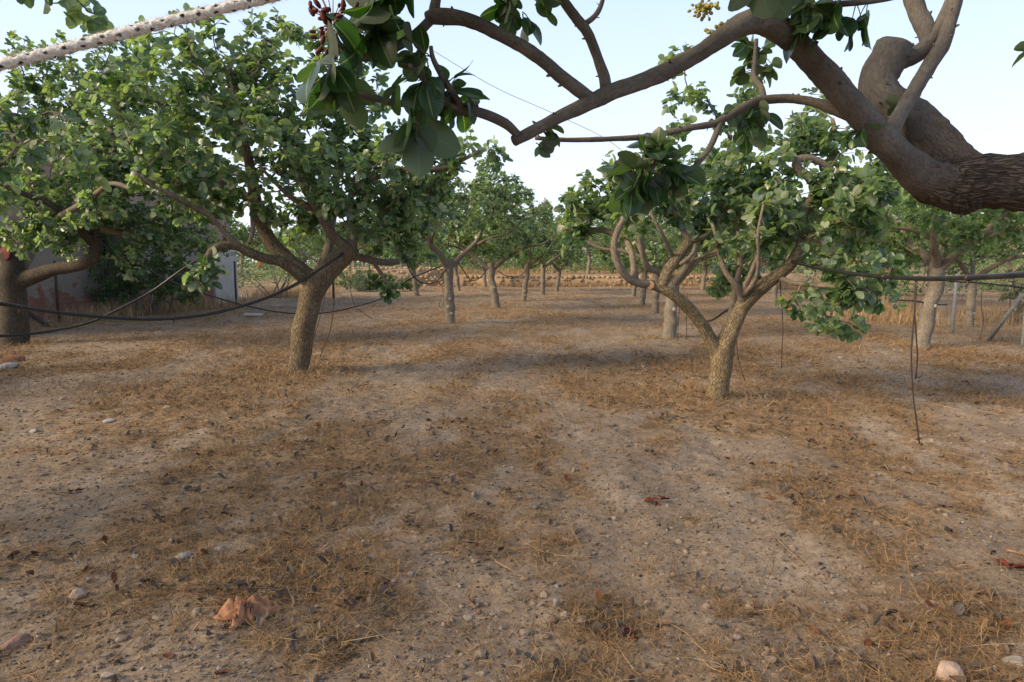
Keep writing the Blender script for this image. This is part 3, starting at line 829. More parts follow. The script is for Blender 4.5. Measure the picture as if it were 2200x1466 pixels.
# --- the tree whose boughs hang over the camera
YD = 2.0
D_base = np.array([2.55, 2.05, gz(2.55, 2.05) - 0.02])
tr = [(D_base + [0.02, 0, -.05], .19), (D_base + [0, 0, .15], .155), (D_base + [-.03, 0, .6], .145), (D_base + [-.10, -.02, 1.0], .14), (D_base + [-.28, -.03, 1.27], .115)]
brD = [
    ('trunk', M_BARK_FG, tr + px_branch([(2480, 408, 66), (2330, 400, 61), (2200, 392, 58), (2110, 390, 57), (2055, 394, 60), (2015, 392, 50), (1980, 378, 36), (1950, 352, 25), (1925, 328, 16)], YD)),
    PX('branch', M_LIMB_FG0, [(2075, 398, 40), (2020, 394, 42, -.01), (1975, 375, 38, -.02), (1938, 342, 33, -.04), (1900, 305, 29.5, -.08), (1850, 250, 27.5, -.12), (1780, 168, 26, -.16), (1720, 103, 25.5, -.2), (1665, 57, 27, -.24), (1620, 45, 26, -.26), (1585, 58, 22, -.28), (1540, 90, 19.5, -.3), (1480, 127, 18, -.32), (1400, 167, 17, -.36), (1320, 196, 18, -.4), (1270, 220, 15.5, -.42), (1215, 246, 13.5, -.44), (1160, 274, 12.5, -.46), (1103, 303, 11, -.48)], YD),
    PX('branch', M_BARK_FG, [(2058, 398, 40, -.01), (2072, 425, 38, -.01), (2082, 442, 30, -.01), (2088, 454, 16, -.01)], YD),
    PX('branch', M_LIMB_FG, [(1625, 50, 22, -.26), (1650, 22, 21, -.26), (1685, -20, 19, -.26), (1730, -90, 17, -.3), (1760, -200, 13, -.35)], YD),
    PX('branch', M_LIMB_FG, [(1282, 222, 14, -.42), (1258, 205, 14, -.42), (1210, 168, 13.5, -.44), (1140, 112, 14, -.48), (1060, 68, 14, -.52), (1000, 42, 14.5, -.55), (940, 34, 16, -.58), (918, 38, 13, -.59)], YD),
    PX('branch', M_LIMB_FG, [(930, 40, 12, -.58), (934, 15, 11, -.58), (938, -20, 10, -.58), (930, -90, 8, -.62), (900, -170, 6, -.7)], YD),
    PX('branch', M_LIMB_FG, [(930, 40, 10, -.58), (885, 80, 9.5, -.6), (832, 111, 9, -.62), (790, 123, 9, -.63), (762, 120, 8, -.64), (738, 104, 6, -.65), (715, 70, 4, -.66), (700, 30, 3, -.66)], YD),
    PX('branch', M_LIMB_FG, [(1302, 192, 13, -.4), (1298, 165, 11.5, -.4), (1285, 128, 10.5, -.4), (1262, 72, 10.5, -.42), (1232, 32, 10.5, -.44), (1206, -5, 10, -.46), (1170, -60, 9, -.5), (1120, -140, 7, -.55)], YD),
    PX('branch', M_LIMB_FG, [(1256, 52, 6, -.42), (1276, 37, 5.5, -.42), (1290, 15, 5, -.4), (1300, -20, 4, -.4), (1310, -70, 3, -.4)], YD),
    PX('branch', M_LIMB_FG, [(1112, 290, 9, -.48), (1085, 265, 10, -.5), (1040, 245, 10.5, -.53), (1000, 236, 10, -.55), (940, 226, 8.5, -.57), (850, 221, 7.5, -.6), (795, 208, 7, -.62), (755, 200, 6, -.63)], YD),
    PX('branch', M_LIMB_FG, [(992, 234, 8, -.55), (975, 205, 8, -.58), (950, 165, 7, -.6), (930, 125, 5.5, -.62), (926, 100, 4, -.62)], YD),
    PX('branch', M_LIMB_FG, [(990, 232, 7, -.55), (960, 225, 7, -.6), (925, 190, 6, -.64), (900, 160, 5.5, -.66), (880, 140, 4, -.68)], YD),
    PX('branch', M_LIMB_FG, [(1850, 255, 14, -.12), (1815, 245, 10.5, -.1), (1760, 223, 9.5, -.08), (1700, 213, 9, -.06), (1640, 215, 9, -.06), (1600, 229, 8.5, -.08), (1560, 253, 8, -.1), (1530, 267, 7.5, -.12), (1470, 277, 7, -.14), (1400, 293, 6, -.16), (1310, 299, 5.5, -.18), (1220, 301, 5, -.2), (1150, 297, 4, -.22)], YD),
    PX('branch', M_LIMB_FG, [(1548, 258, 7, -.11), (1538, 290, 6.5, -.13), (1520, 325, 6, -.15), (1495, 355, 5.5, -.17), (1470, 385, 4.5, -.19), (1450, 420, 3.5, -.2)], YD),
    PX('branch', M_LIMB_FG, [(1400, 293, 5, -.16), (1402, 310, 5, -.17), (1405, 335, 4.5, -.18), (1400, 375, 4, -.2)], YD),
    PX('branch', M_LIMB_FG, [(1640, 216, 7, -.06), (1636, 190, 6.5, 0), (1620, 165, 6, .05), (1622, 130, 5, .1), (1625, 85, 4, .12)], YD),
    PX('branch', M_LIMB_FG0, [(2090, 385, 44, .02), (2040, 345, 44, .04), (2000, 300, 41, .05), (1962, 260, 41, .07), (1915, 228, 40, .08), (1888, 203, 38, .09), (1886, 172, 36, .1), (1900, 140, 37, .1), (1914, 112, 36, .1), (1922, 94, 33, .1)], YD),
    PX('branch', M_LIMB_FG, [(1925, 130, 22, .1), (1962, 120, 18, .1), (1992, 98, 17, .1), (2020, 60, 16, .1), (2040, 20, 15, .12), (2062, -40, 14, .15), (2090, -140, 11, .2)], YD),
    PX('branch', M_LIMB_FG, [(2000, 95, 17, .1), (1985, 55, 18, .12), (1968, 15, 17, .14), (1950, -40, 15, .18), (1935, -130, 12, .25)], YD),
    PX('branch', M_LIMB_FG, [(1908, 300, 17, -.08), (1928, 255, 15, -.05), (1955, 210, 15, 0), (1992, 150, 14.5, .03), (2024, 98, 14.5, .05), (2040, 50, 14, .07), (2052, 0, 14, .08), (2066, -60, 13, .1), (2080, -160, 10, .1)], YD),
    PX('branch', M_LIMB_FG, [(1680, 12, 9, -.24), (1730, 14, 8, -.26), (1790, 10, 7, -.28), (1850, 5, 6, -.3), (1910, -4, 6, -.3), (1960, -15, 5, -.3)], YD),
]
RNG = np.random.default_rng(55)
D_root = empty('pistachio_tree', D_base)
tag(D_root, 'overhanging pistachio tree with horizontal dark bough reaching across the top of the view', 'tree')
for bi, (part, mat, pts) in enumerate(brD):
    P, R = smooth_branch(pts, 0.012 if part == 'branch' else 0.02)
    mb = MB()
    tube(mb, P, R, 20 if R.max() > 0.02 else 12, 0.10 if part == 'branch' else 0.13, 300 + bi, 20.0 if part == 'branch' else 11.0, capr=R[-1] * (0.25 if R[-1] < .02 else .03))
    if part == 'branch':                                    # bud scars and broken spurs
        for _ in range(int(4 + len(P) / 10)):
            q = RNG.integers(3, len(P) - 2)
            t = nrm(P[q + 1] - P[q]); d = nrm(perp(t[None])[0] + t * 0.4)
            r = min(R[q] * RNG.uniform(0.13, 0.3), RNG.uniform(.0022, .0042)); l = R[q] + RNG.uniform(0.002, 0.007)
            tube(mb, np.array([P[q] + d * R[q] * 0.6, P[q] + d * (R[q] + l * .2), P[q] + d * l * 1.15]), np.array([r * 1.6, r, r * 0.6]), 6, 0.1, q)
    link(part, mb.mesh(part, off=D_base), mat, D_root)


def fg_cluster(spec, L, label=None, per=7, tri=3, part='foliage', spread=(30, 95), droop=0.6):
    """spec: (px, py, dY, dirpx, dirpy, ddY) of twig ends"""
    pos, dr, mbt = [], [], MB()
    for px, py, dY, dx, dy, dz in spec:
        a = at(px, py, YD + dY); d = nrm(np.array([dx, dz, -dy], float))
        pos.append(a); dr.append(d)
    pos = np.array(pos); dr = np.array(dr)
    LP, LD, LN, LL, LR, pet = compound_leaves(pos, dr, per, L, spread, droop, 0.05, 0.7, tri)
    n = len(LL)
    me = leaf_mesh(part, LP, LD, LN, LL, LL * RNG.uniform(0.66, 0.88, n), LR, RNG.uniform(-0.1, 0.5, n), RNG.uniform(-0.15, 0.4, n), 10, 7, 0.025, off=D_base)
    mb = MB()
    for p, q in zip(*pet): tube(mb, np.array([p, (p + q) / 2 + [0, 0, .003], q]), np.array([.0016, .0012, .0011]), 5, 0, cap=False)
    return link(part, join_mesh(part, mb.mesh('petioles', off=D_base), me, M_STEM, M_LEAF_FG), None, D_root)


fg_cluster([(800, 20, -.66, -.2, .5, -.2), (850, 40, -.62, .4, .4, -.3), (790, 60, -.62, -.5, .7, 0), (830, -10, -.66, 0, .6, -.2)], 0.076, per=3)
fg_cluster([(735, 130, -.66, -.6, .6, -.2), (700, 150, -.66, -.3, .9, 0)], 0.078, per=3)
fg_cluster([(900, 130, -.66, -.5, .6, 0), (925, 165, -.62, .2, 1, -.2), (960, 190, -.6, 0, 1, 0), (900, 185, -.62, -.4, 1, 0), (940, 205, -.6, .3, 1, -.2), (985, 200, -.55, .6, .6, 0), (870, 160, -.63, -.7, .3, .1)], 0.060, per=3)
fg_cluster([(930, 105, -.62, .3, -.8, 0), (970, 170, -.58, .7, -.3, 0), (1000, 190, -.56, .9, -.1, 0)], 0.050, per=4)
fg_cluster([(890, 235, -.62, 0, 1, -.1)], 0.095, per=2, spread=(5, 30))
fg_cluster([(1110, 20, -.5, -.2, .8, 0), (1130, 60, -.48, .2, .8, 0), (1080, -10, -.5, -.5, .8, 0), (1150, 10, -.5, .4, .8, .1)], 0.048, per=3)
fg_cluster([(1400, 360, -.2, 0, .5, -.4), (1360, 370, -.22, -.8, .2, -.3), (1440, 370, -.2, .8, .1, -.3), (1420, 340, -.2, .3, -.6, -.3), (1380, 400, -.22, -.4, .8, -.2), (1440, 400, -.2, .6, .7, 0), (1380, 330, -.2, -.5, -.5, -.2), (1465, 385, -.19, .8, .4, 0), (1340, 395, -.2, -.9, .5, 0)], 0.068, per=4, droop=0.3)
fg_cluster([(1590, 250, -.08, .1, 1, 0), (1620, 245, -.06, .4, 1, 0), (1600, 270, -.06, 0, 1, 0)], 0.060, per=4)
fg_cluster([(1790, 15, -.28, -.3, .8, 0), (1840, 15, -.3, .2, 1, 0), (1760, 12, -.27, -.4, .8, 0), (1870, 5, -.3, .4, .8, 0), (1740, 5, -.27, -.2, .8, .1)], 0.075, per=4, spread=(15, 70))
fg_cluster([(1940, 240, 0, .2, .5, .4), (1980, 255, .12, .8, .2, .2), (1840, 275, -.1, -.7, .4, 0)], 0.055, per=3)
fg_cluster([(1170, 270, -.44, .4, -.8, 0), (1190, 262, -.43, .5, -.7, 0), (1150, 265, -.45, -.2, -.9, 0)], 0.034, per=2)
fg_cluster([(1625, 90, .12, 0, -1, 0), (1640, 120, .1, .4, -.8, 0), (1610, 130, .1, -.5, -.6, 0)], 0.055, per=4)
# the crown above the view: leaves the photograph sees only as shade
mbx = []
for px, py, dY, n, r in ((1000, -480, -.9, 14, 260), (1450, -500, -.5, 16, 260), (1900, -440, .2, 16, 260), (2250, -250, .4, 14, 220), (1700, -520, -.9, 14, 260), (1200, -600, -1.0, 12, 260), (2300, 100, .7, 6, 90), (2350, -520, .1, 10, 200)):
    c = at(px, py, YD + dY); R = r * (YD) / F
    q = RNG.normal(size=(n, 3)); q = nrm(q) * RNG.uniform(size=(n, 1)) ** .4 * R * np.array([1.1, 1.2, .7])
    mbx.append(c + q)
T = np.concatenate(mbx)
NPs = []; NDs = []
for part, mat, pts in brD[1:]:
    P, R = smooth_branch(pts, 0.05)
    k0 = len(P) // 2
    NPs.append(P[k0:][P[k0:, 2] > 1.75]); NDs.append(nrm(np.gradient(P, axis=0))[k0:][P[k0:, 2] > 1.75])
chains, tip = grow((np.concatenate(NPs), np.concatenate(NDs)), T)
mb = MB()
for P, R in chains: tube(mb, P, R, 6, 0, cap=False)
LP, LD, LN, LL, LR, pet = compound_leaves(T, nrm(tip), 7, 0.078)
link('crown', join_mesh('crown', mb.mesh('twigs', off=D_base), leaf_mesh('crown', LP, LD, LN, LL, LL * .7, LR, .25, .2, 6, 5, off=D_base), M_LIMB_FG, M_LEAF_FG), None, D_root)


def fruit_bunch(px, py, dY, n, R, fr, mat, elong=1.5, stretch=(1, 1, 1)):
    c = at(px, py, YD + dY)
    q = nrm(RNG.normal(size=(n, 3))) * RNG.uniform(0.2, 1, (n, 1)) * R * np.array(stretch)
    mb = MB(); ms = MB()
    ph = np.linspace(0, np.pi, 6); th = np.arange(7) / 7 * 2 * np.pi
    for k in range(n):
        d = nrm(q[k] + RNG.normal(scale=.3 * R, size=3)); p = c + q[k]
        r = fr * RNG.uniform(.6, 1.2)
        P = np.array([p + d * r * elong * -math.cos(a) for a in ph]); Rr = np.maximum(np.sin(ph) ** .8, .05) * r
        tube(mb, P, Rr, 7, 0)
        tube(ms, np.array([c + q[k] * .15, c + q[k] * .6 + [0, 0, .004], p]), np.array([.0014, .001, .0008]), 5, 0, cap=False)
    o = link('fruit_bunch', mb.mesh('fruit_bunch', off=D_base), mat, D_root)
    link('fruit_stems', ms.mesh('fruit_stems', off=D_base), M_FRUIT_YEL if mat is M_FRUIT_YEL else M_TWIGDRY, o)


fruit_bunch(715, 55, -.66, 52, .07, .0046, M_FRUIT_RED, 1.9, (.75, .7, 1.15))
fruit_bunch(1512, 18, -.25, 44, .04, .0046, M_FRUIT_YEL, 1.4, (1, 1, .7))
fruit_bunch(1545, 70, -.27, 24, .03, .0046, M_FRUIT_YEL, 1.4, (1.2, 1, .8))

# --- generic orchard trees (built once, then copied down the rows)
def generic_tree(seed, th, tr_, lean, label, n=190, cr=(1.95, 1.95, 1.2), cz=2.0, group=None, knob=0.0, fork=3, leafL=0.08, az0=0.6):
    rg = np.random.default_rng(900 + seed)
    b0 = np.zeros(3)
    top = np.array([lean[0], lean[1], th])
    br = [('trunk', M_BARK_FAR, [(b0 + [0, 0, -.12], tr_ * 1.35), (b0 + [0, 0, .04], tr_ * 1.08), (top * .16, tr_ * .92), (top * .28 + [0.012, 0, 0], tr_ * (.95 + abs(knob))), (top * .36, tr_ * .9), (top * .46 - [.012, 0, 0], tr_ * (1.0 + knob)), (top * .54, tr_ * .88), (top * .7 + [lean[0] * .25, 0, 0], tr_ * .9), (top * .88, tr_ * .98), (top, tr_ * 1.0), (top + [0, 0, .08], tr_ * .7)])]
    for k in range(fork):
        a = az0 + k * 2 * math.pi / fork + rg.uniform(-.35, .35)
        d = np.array([math.cos(a), math.sin(a), 0])
        R0 = tr_ * rg.uniform(.5, .68)
        l = rg.uniform(.85, 1.2)
        pts = [(top - [0, 0, .10], R0), (top + d * .22 * l + [0, 0, .12], R0 * .92), (top + d * .5 * l + [0, 0, .33 + rg.uniform(-.1, .1)], R0 * .75), (top + d * .75 * l + rg.normal(scale=.07, size=3) + [0, 0, .65], R0 * .55),
               (top + d * 1.0 * l + rg.normal(scale=.1, size=3) + [0, 0, 1.0], R0 * .35), (top + d * 1.15 * l + rg.normal(scale=.1, size=3) + [0, 0, 1.45], R0 * .2)]
        br.append(('branch', M_BARK_FAR if k else M_LIMB, pts))
        e = top + d * .5 * l + [0, 0, .33]
        a2 = a + rg.uniform(.5, .9) * (1 if k % 2 else -1)
        d2 = np.array([math.cos(a2), math.sin(a2), 0])
        br.append(('branch', M_LIMB, [(e, R0 * .5), (e + d2 * .35 + [0, 0, .12], R0 * .42), (e + d2 * .75 + [0, 0, .18], R0 * .3), (e + d2 * 1.1 + [0, 0, .4], R0 * .18)]))
    cts = []
    for hh, aa in ((.42, -1.5), (.29, -1.9), (.18, -1.2)) if knob > 0 else ((.5, -1.3),):
        d_ = np.array([math.cos(aa), math.sin(aa), .1]); cts.append((top * hh + d_ * tr_ * 1.0, d_, tr_ * rg.uniform(.2, .32), M_SCAR))
    blobs = []
    for k in range(13):
        q = nrm(rg.normal(size=3)); q[2] = q[2] * .8 + .1
        c = np.array([top[0], top[1], cz]) + q * np.array(cr) * rg.uniform(.45, .78)
        r = rg.uniform(.38, .62)
        blobs.append((c, (r, r, r * .85), int(n / 13)))
    return build_tree('pistachio_tree', label, np.zeros(3), br, blobs, 0, STD, leafL=leafL, per=6, leaf_rows=3, sides=10, step=.06, group=group, twig_sides=4,
                      leaf_mat=M_LEAF_FAR if seed > 3 else M_LEAF, seed=50 + seed, zmin=max(.68, th - .38), bumpy=0.09, dense=1.75, cuts=cts)


def put(root, px, py, scale=1.0, rz=0.0, sink=0.02, dz=0.0):
    p = gnd(px, py, dz)
    root.location = (p[0], p[1], float(gz(p[0], p[1])) - sink)
    root.scale = (scale,) * 3
    root.rotation_euler = (0, 0, rz)
    return root


def dup(root, label, group=None):
    r = root.copy(); COL.objects.link(r)
    r['label'] = label
    if group: r['group'] = group
    for ch in list(root.children):
        c = ch.copy(); COL.objects.link(c); c.parent = r
        for g_ in list(ch.children):
            d = g_.copy(); COL.objects.link(d); d.parent = c
    return r


GR = 'pistachio trees in orchard rows'
G1 = generic_tree(1, 1.12, .09, (-.03, .0), 'pistachio tree with straight pale trunk and round scar, second in row left of lane', n=330, group=GR, knob=.10, fork=3, az0=2.4)
put(G1, 968, 696, 1.08)
G2 = generic_tree(2, 1.0, .096, (-.12, .05), 'pistachio tree with smooth Y-shaped trunk, third in the row left of the lane', n=330, group=GR, fork=2, az0=.15)
put(G2, 1066, 665, 1.1)
G3 = generic_tree(3, .95, .112, (.05, .1), 'pistachio tree with stout pale trunk seen behind the forked rough tree', n=220, group=GR, knob=-.12, fork=4)
put(G3, 1438, 727)
G4 = generic_tree(4, 1.15, .085, (.12, .0), 'pistachio tree with crooked trunk, fourth in the row left of the lane', n=190, group=GR, fork=3, knob=.15)
put(G4, 1125, 646)
G5 = generic_tree(5, 1.2, .108, (.22, .1), 'pistachio tree with slanting pale trunk behind the sagging black pipe on the right', n=230, group=GR, fork=4, cr=(1.9, 1.8, .75), cz=1.95)
put(G5, 1978, 748)
spots = [
    (G1, 1166, 633, 1.0, 2.1, 'pistachio tree with two knots on its trunk, fifth in row left of lane'),
    (G2, 1196, 625, .95, 4.0, 'pistachio tree with thin curved trunk before the stone wall, sixth in left row'),
    (G4, 985, 626, 1.0, 3.0, 'pistachio tree with leaning dark trunk just behind the pale scarred trunk'),
    (G5, 896, 638, .9, 2.0, 'pistachio tree with pale trunk by the green bush, under drooping leaves'),
    (G3, 1042, 618, .9, 1.0, 'small pistachio tree with thin trunk far behind the Y-shaped tree'),
    (G1, 1408, 675, .95, 1.2, 'pistachio tree with knotted trunk just left of the stout trunk behind the forked tree'),
    (G4, 1380, 654, .95, 5.0, 'pistachio tree on right of the lane with short grey trunk, third behind the forked tree'),
    (G2, 1361, 637, .9, 2.6, 'pistachio tree on right of the lane with slim trunk, fourth behind the forked tree'),
    (G5, 1509, 624, .9, .4, 'pistachio tree with thin slanting trunk far between the forked limbs'),
    (G1, 2082, 702, .85, .9, 'pistachio tree with pale trunk standing behind the wire fence on the right'),
]
for g, px, py, s, rz, lab in spots:
    put(dup(g, lab, GR), px, py, s, rz)
G6 = generic_tree(6, .95, .10, (.1, 0), 'distant pistachio tree merging into the green line beyond the lane', n=330, cr=(2.1, 2.1, 1.05), cz=1.85, group='distant orchard trees', fork=4)
G6.location = (-16, 40, .5); G6.scale = (1.2,) * 3
rg = np.random.default_rng(5)
farl = 'distant pistachio tree merging into the green line beyond the lane'
for k, (x, y) in enumerate([(-9, 39), (-5, 42), (-1.5, 45), (2.5, 41), (6.5, 44), (9.5, 40), (13, 42), (17, 38), (21, 41), (-13, 45), (4.5, 52), (0.5, 56), (9, 55), (14, 52), (20, 50), (26, 46), (31, 50), (-7, 55),
                            (11, 33), (15.5, 30), (20, 33), (25, 31), (13.5, 24), (18.5, 25), (24, 24), (10.8, 19.5), (15.5, 19), (21, 18), (12, 14.2), (17, 13.5), (7.1, 15.2), (8.0, 20.6), (9.0, 26.2), (6.4, 31), (10.5, 29.5), (4.2, 37.5), (-8.5, 44), (-11, 50), (-3, 50), (3, 60), (-6.2, 38.2), (-16, 52), (-12.5, 40), (8, 48), (22, 60), (38, 45), (40, 60)]):
    if y > 34:
        r = dup(G6, farl, 'distant orchard trees')
    else:
        r = dup([G5, G6, G1][k % 3], 'pistachio tree with pale leaves in the crowded orchard beyond the fence on the right', 'orchard trees beyond the right fence')
    r.location = (x, y, float(gz(x, y)) - .03)
    s = rg.uniform(.85, 1.15) * (1.4 if y > 45 else 1.15 if y > 36 else 1.0)
    r.scale = (s, s, s * rg.uniform(.9, 1.05)); r.rotation_euler = (0, 0, rg.uniform(0, 6.28))

# --- neighbour tree just outside the left edge: only its drooping outer leaves come into view
H_base = np.array([-4.1, 2.4, float(gz(-4.1, 2.4)) - .02])
brH = [('trunk', M_BARK, [(H_base + [0, 0, -.05], .2), (H_base + [.02, 0, .4], .16), (H_base + [.05, .02, .9], .15), (H_base + [.1, .05, 1.2], .12)]),
       ('branch', M_LIMB, [(H_base + [.08, .04, 1.1], .085), (H_base + [.35, .5, 1.45], .07), (H_base + [.55, 1.1, 1.65], .05), (H_base + [.6, 1.7, 1.75], .03), (H_base + [.5, 2.3, 1.7], .015)]),
       ('branch', M_LIMB, [(H_base + [.08, .04, 1.1], .08), (H_base + [.6, .1, 1.5], .06), (H_base + [1.1, .2, 2.0], .04), (H_base + [1.5, .5, 2.4], .02)]),
       ('branch', M_LIMB, [(H_base + [.05, .02, 1.1], .08), (H_base + [-.3, -.5, 1.6], .06), (H_base + [-.5, -.9, 2.2], .04), (H_base + [-.6, -1.3, 2.6], .02)]),
       ('branch', M_LIMB, [(H_base + [.05, .02, 1.1], .08), (H_base + [.5, -.7, 1.6], .06), (H_base + [.9, -1.3, 2.1], .04), (H_base + [1.1, -1.8, 2.5], .02)]),
       ('branch', M_LIMB, [(H_base + [.05, .02, 1.1], .08), (H_base + [-.4, .6, 1.6], .06), (H_base + [-.6, 1.2, 2.2], .04), (H_base + [-.5, 1.6, 2.6], .02)])]
blH = [(H_base + np.array(c), (r, r, r * .8), n) for c, r, n in (((.5, 2.2, 1.75), .32, 8), ((.3, 1.5, 2.2), .55, 22), ((1.3, .4, 2.5), .55, 24), ((-.6, -1.1, 2.5), .7, 28), ((1.0, -1.6, 2.5), .7, 28), ((-.5, 1.3, 2.6), .6, 22), ((.2, 0, 2.8), .8, 36), ((0.3, -.6, 2.0), .6, 20), ((-.8, 0, 2.1), .7, 20))]
blH.append((at(165, 10, 3.3), (.12, .15, .12), 4))
blH.append((at(60, 250, 4.4), (.22, .3, .3), 8))
blH.append((at(130, 330, 4.5), (.35, .3, .25), 10))
build_tree('pistachio_tree', 'neighbouring pistachio tree showing only large leaves and twig tips at the upper left edge', H_base, brH, blH, 0, STD, seed=9, leafL=.08, dense=.85)

for (x, y, s_, rz, src, lab) in ((-5.3, -2.6, 1.1, 1.0, G5, 'broad unseen pistachio tree added behind the left shoulder to shade the foreground'), (-9.0, 4.6, 1.05, 2.2, G6, 'unseen pistachio tree added for shade far outside the left edge, beside the house')):  # unseen trees, added to cast shade into the view
    r = dup(src, lab, GR); r.location = (x, y, float(gz(x, y)) - .03); r.scale = (s_,) * 3; r.rotation_euler = (0, 0, rz)

# ------------------------------------------------------------------ bushes
def bush(name, label, base, blobs, mat, n_stems=7, leafL=.05, per=6, cat='bush', seed=0, tri=1, ratio=.55):
    global RNG
    RNG = np.random.default_rng(700 + seed)
    base = np.asarray(base, float)
    root = empty(name, base); tag(root, label, cat)
    T = []
    for c, rad, n in blobs:
        q = nrm(RNG.normal(size=(n, 3))) * RNG.uniform(size=(n, 1)) ** .4
        T.append(base + np.array(c) + q * np.array(rad))
    T = np.concatenate(T); T = T[T[:, 2] > base[2] + .08]
    Ps = []; Ds = []; ms = MB()
    for k in range(n_stems):
        t = T[RNG.integers(len(T))]
        s = np.linspace(0, .7, 8)[:, None]
        p0 = base + np.array([RNG.normal(scale=.15), RNG.normal(scale=.12), -.03])
        P = p0 * (1 - s) + t * s + np.array([0, 0, .3]) * s * (1 - s)
        tube(ms, P, np.linspace(.022, .008, 8), 6, .1, k)
        Ps.append(P[2:]); Ds.append(nrm(np.gradient(P, axis=0))[2:])
    chains, tip = grow((np.concatenate(Ps), np.concatenate(Ds)), T)
    for P, R in chains: tube(ms, P, R, 4, 0, cap=False)
    link('stems', ms.mesh('stems', off=base), M_LIMB, root)
    LP, LD, LN, LL, LR, pet = compound_leaves(T, nrm(tip), per, leafL, tri=tri, back=.2)
    link('foliage', leaf_mesh('foliage', LP, LD, LN, LL, LL * ratio, LR, .2, .15, 4, 3, off=base), mat, root)
    return root


p = gnd(330, 678)
bush('evergreen_bush', 'dark evergreen bush with bare lower stems in front of the peeling house wall', p, [((-.7, 0, .75), (.75, .6, .5), 120), ((.45, 0, .8), (.75, .6, .55), 120), ((-1.4, .1, .55), (.5, .4, .35), 50), ((0, 0, 1.35), (.9, .7, .55), 150), ((-.9, .2, 1.3), (.8, .6, .5), 110), ((.2, .3, 1.9), (.9, .6, .5), 120), ((1.3, .5, 1.9), (.7, .5, .6), 90), ((.9, -.1, .6), (.45, .4, .3), 40), ((-1.6, .3, 1.6), (.6, .5, .5), 70), ((-2.0, -.1, .9), (.7, .5, .6), 100), ((-1.1, .3, 2.1), (.9, .6, .5), 120), ((-2.3, .2, 1.7), (.6, .5, .5), 60)], M_BUSH, 12, .075, 6, seed=1, tri=3)
p = gnd(775, 627)
bush('round_bush', 'low rounded green bush behind the fence posts, right of the fissured trunk', p, [((0, 0, .5), (1.15, .9, .55), 200), ((.9, .1, .4), (.7, .6, .4), 90), ((1.9, .3, .3), (.7, .6, .3), 60)], M_BUSH, 10, .09, 6, seed=2, tri=3)
p = gnd(590, 640)
bush('olive_shrub', 'sparse grey green shrub with thin stems beyond the fence', p, [((0, 0, 1.3), (1.3, 1., .9), 160), ((1.3, .5, 1.2), (1., .8, .8), 110), ((-.9, 0, .9), (.7, .6, .6), 60)], M_OLIVE, 12, .06, 7, seed=3, ratio=.22)
p = gnd(2190, 690)
bush('evergreen_bush', 'dark dense bush behind the slanting fence brace at the right edge', p, [((.35, .2, .6), (.7, .6, .6), 150), ((1.2, .2, .7), (.8, .6, .7), 120)], M_BUSH, 9, .05, 7, seed=4, tri=3)

# far-off orchard and scrub that reads as one green mass
RNG = np.random.default_rng(404)
nb = 420
bx = RNG.uniform(-95, 125, nb); by = RNG.uniform(66, 100, nb); br_ = RNG.uniform(1.3, 3.0, nb)
cb = np.stack([bx, by, .9 + br_ * .8 + RNG.uniform(0, 1.0, nb)], -1)
ci = RNG.integers(0, nb, 45000); n = len(ci)
q = nrm(RNG.normal(size=(n, 3))) * (RNG.uniform(size=(n, 1)) ** .35) * br_[ci][:, None] * np.array([1.2, 1, .85])
P = cb[ci] + q; P[:, 2] = np.maximum(P[:, 2], .9)
hx_ = RNG.uniform(-95, 125, 26000)
P = np.vstack([P, np.stack([hx_, RNG.uniform(64, 80, 26000), .7 + RNG.uniform(0, 1, 26000) ** 1.2 * (1.0 + 1.2 * vnoise(hx_ * .3, hx_ * 0 + 3, 9))], -1)]); n = len(P)
D = nrm(RNG.normal(size=(n, 3))); N = RNG.normal(scale=.6, size=(n, 3)) + [0, -.2, .8]; N = nrm(N - D * np.sum(N * D, -1, keepdims=True))
LL = RNG.uniform(.22, .42, n)
o = link('far_treeline', leaf_mesh('far_treeline', P, D, N, LL, LL * .75, RNG.uniform(size=n), .2, .1, 3, 3), M_LEAF_FAR)
tag(o, kind='stuff')

# low scrub and hedge growth between the farther trees, left and right of the lane
nb = 330
sx = np.concatenate([RNG.uniform(7, 60, 210), RNG.uniform(-34, -8.5, 80), RNG.uniform(-7, 12, 40), RNG.uniform(-7, 13, 55)])
sy = np.concatenate([RNG.uniform(24, 60, 210), RNG.uniform(27, 60, 80), RNG.uniform(54, 62, 40), RNG.uniform(38, 51, 55)])
ok = ~((sx < 13.5) & (sx > -8) & (sy < 35.6)); sx, sy = sx[ok], sy[ok]; nb = len(sx)
sr = RNG.uniform(.35, .85, nb) * (1 + sy * .008)
ci = np.repeat(np.arange(nb), 120); n = len(ci)
q = nrm(RNG.normal(size=(n, 3))) * (RNG.uniform(size=(n, 1)) ** .4) * sr[ci][:, None] * np.array([1.5, 1.3, .8])
P = np.stack([sx[ci], sy[ci], gz(sx[ci], sy[ci]) + sr[ci] * .6], -1) + q
P[:, 2] = np.maximum(P[:, 2], gz(P[:, 0], P[:, 1]) + .03)
D = nrm(RNG.normal(size=(n, 3))); N = RNG.normal(scale=.6, size=(n, 3)) + [0, -.2, .8]; N = nrm(N - D * np.sum(N * D, -1, keepdims=True))
LL = RNG.uniform(.09, .2, n)
o = link('green_scrub', leaf_mesh('green_scrub', P, D, N, LL, LL * .6, RNG.uniform(size=n), .2, .1, 3, 3), M_LEAF_FAR)
tag(o, kind='stuff')

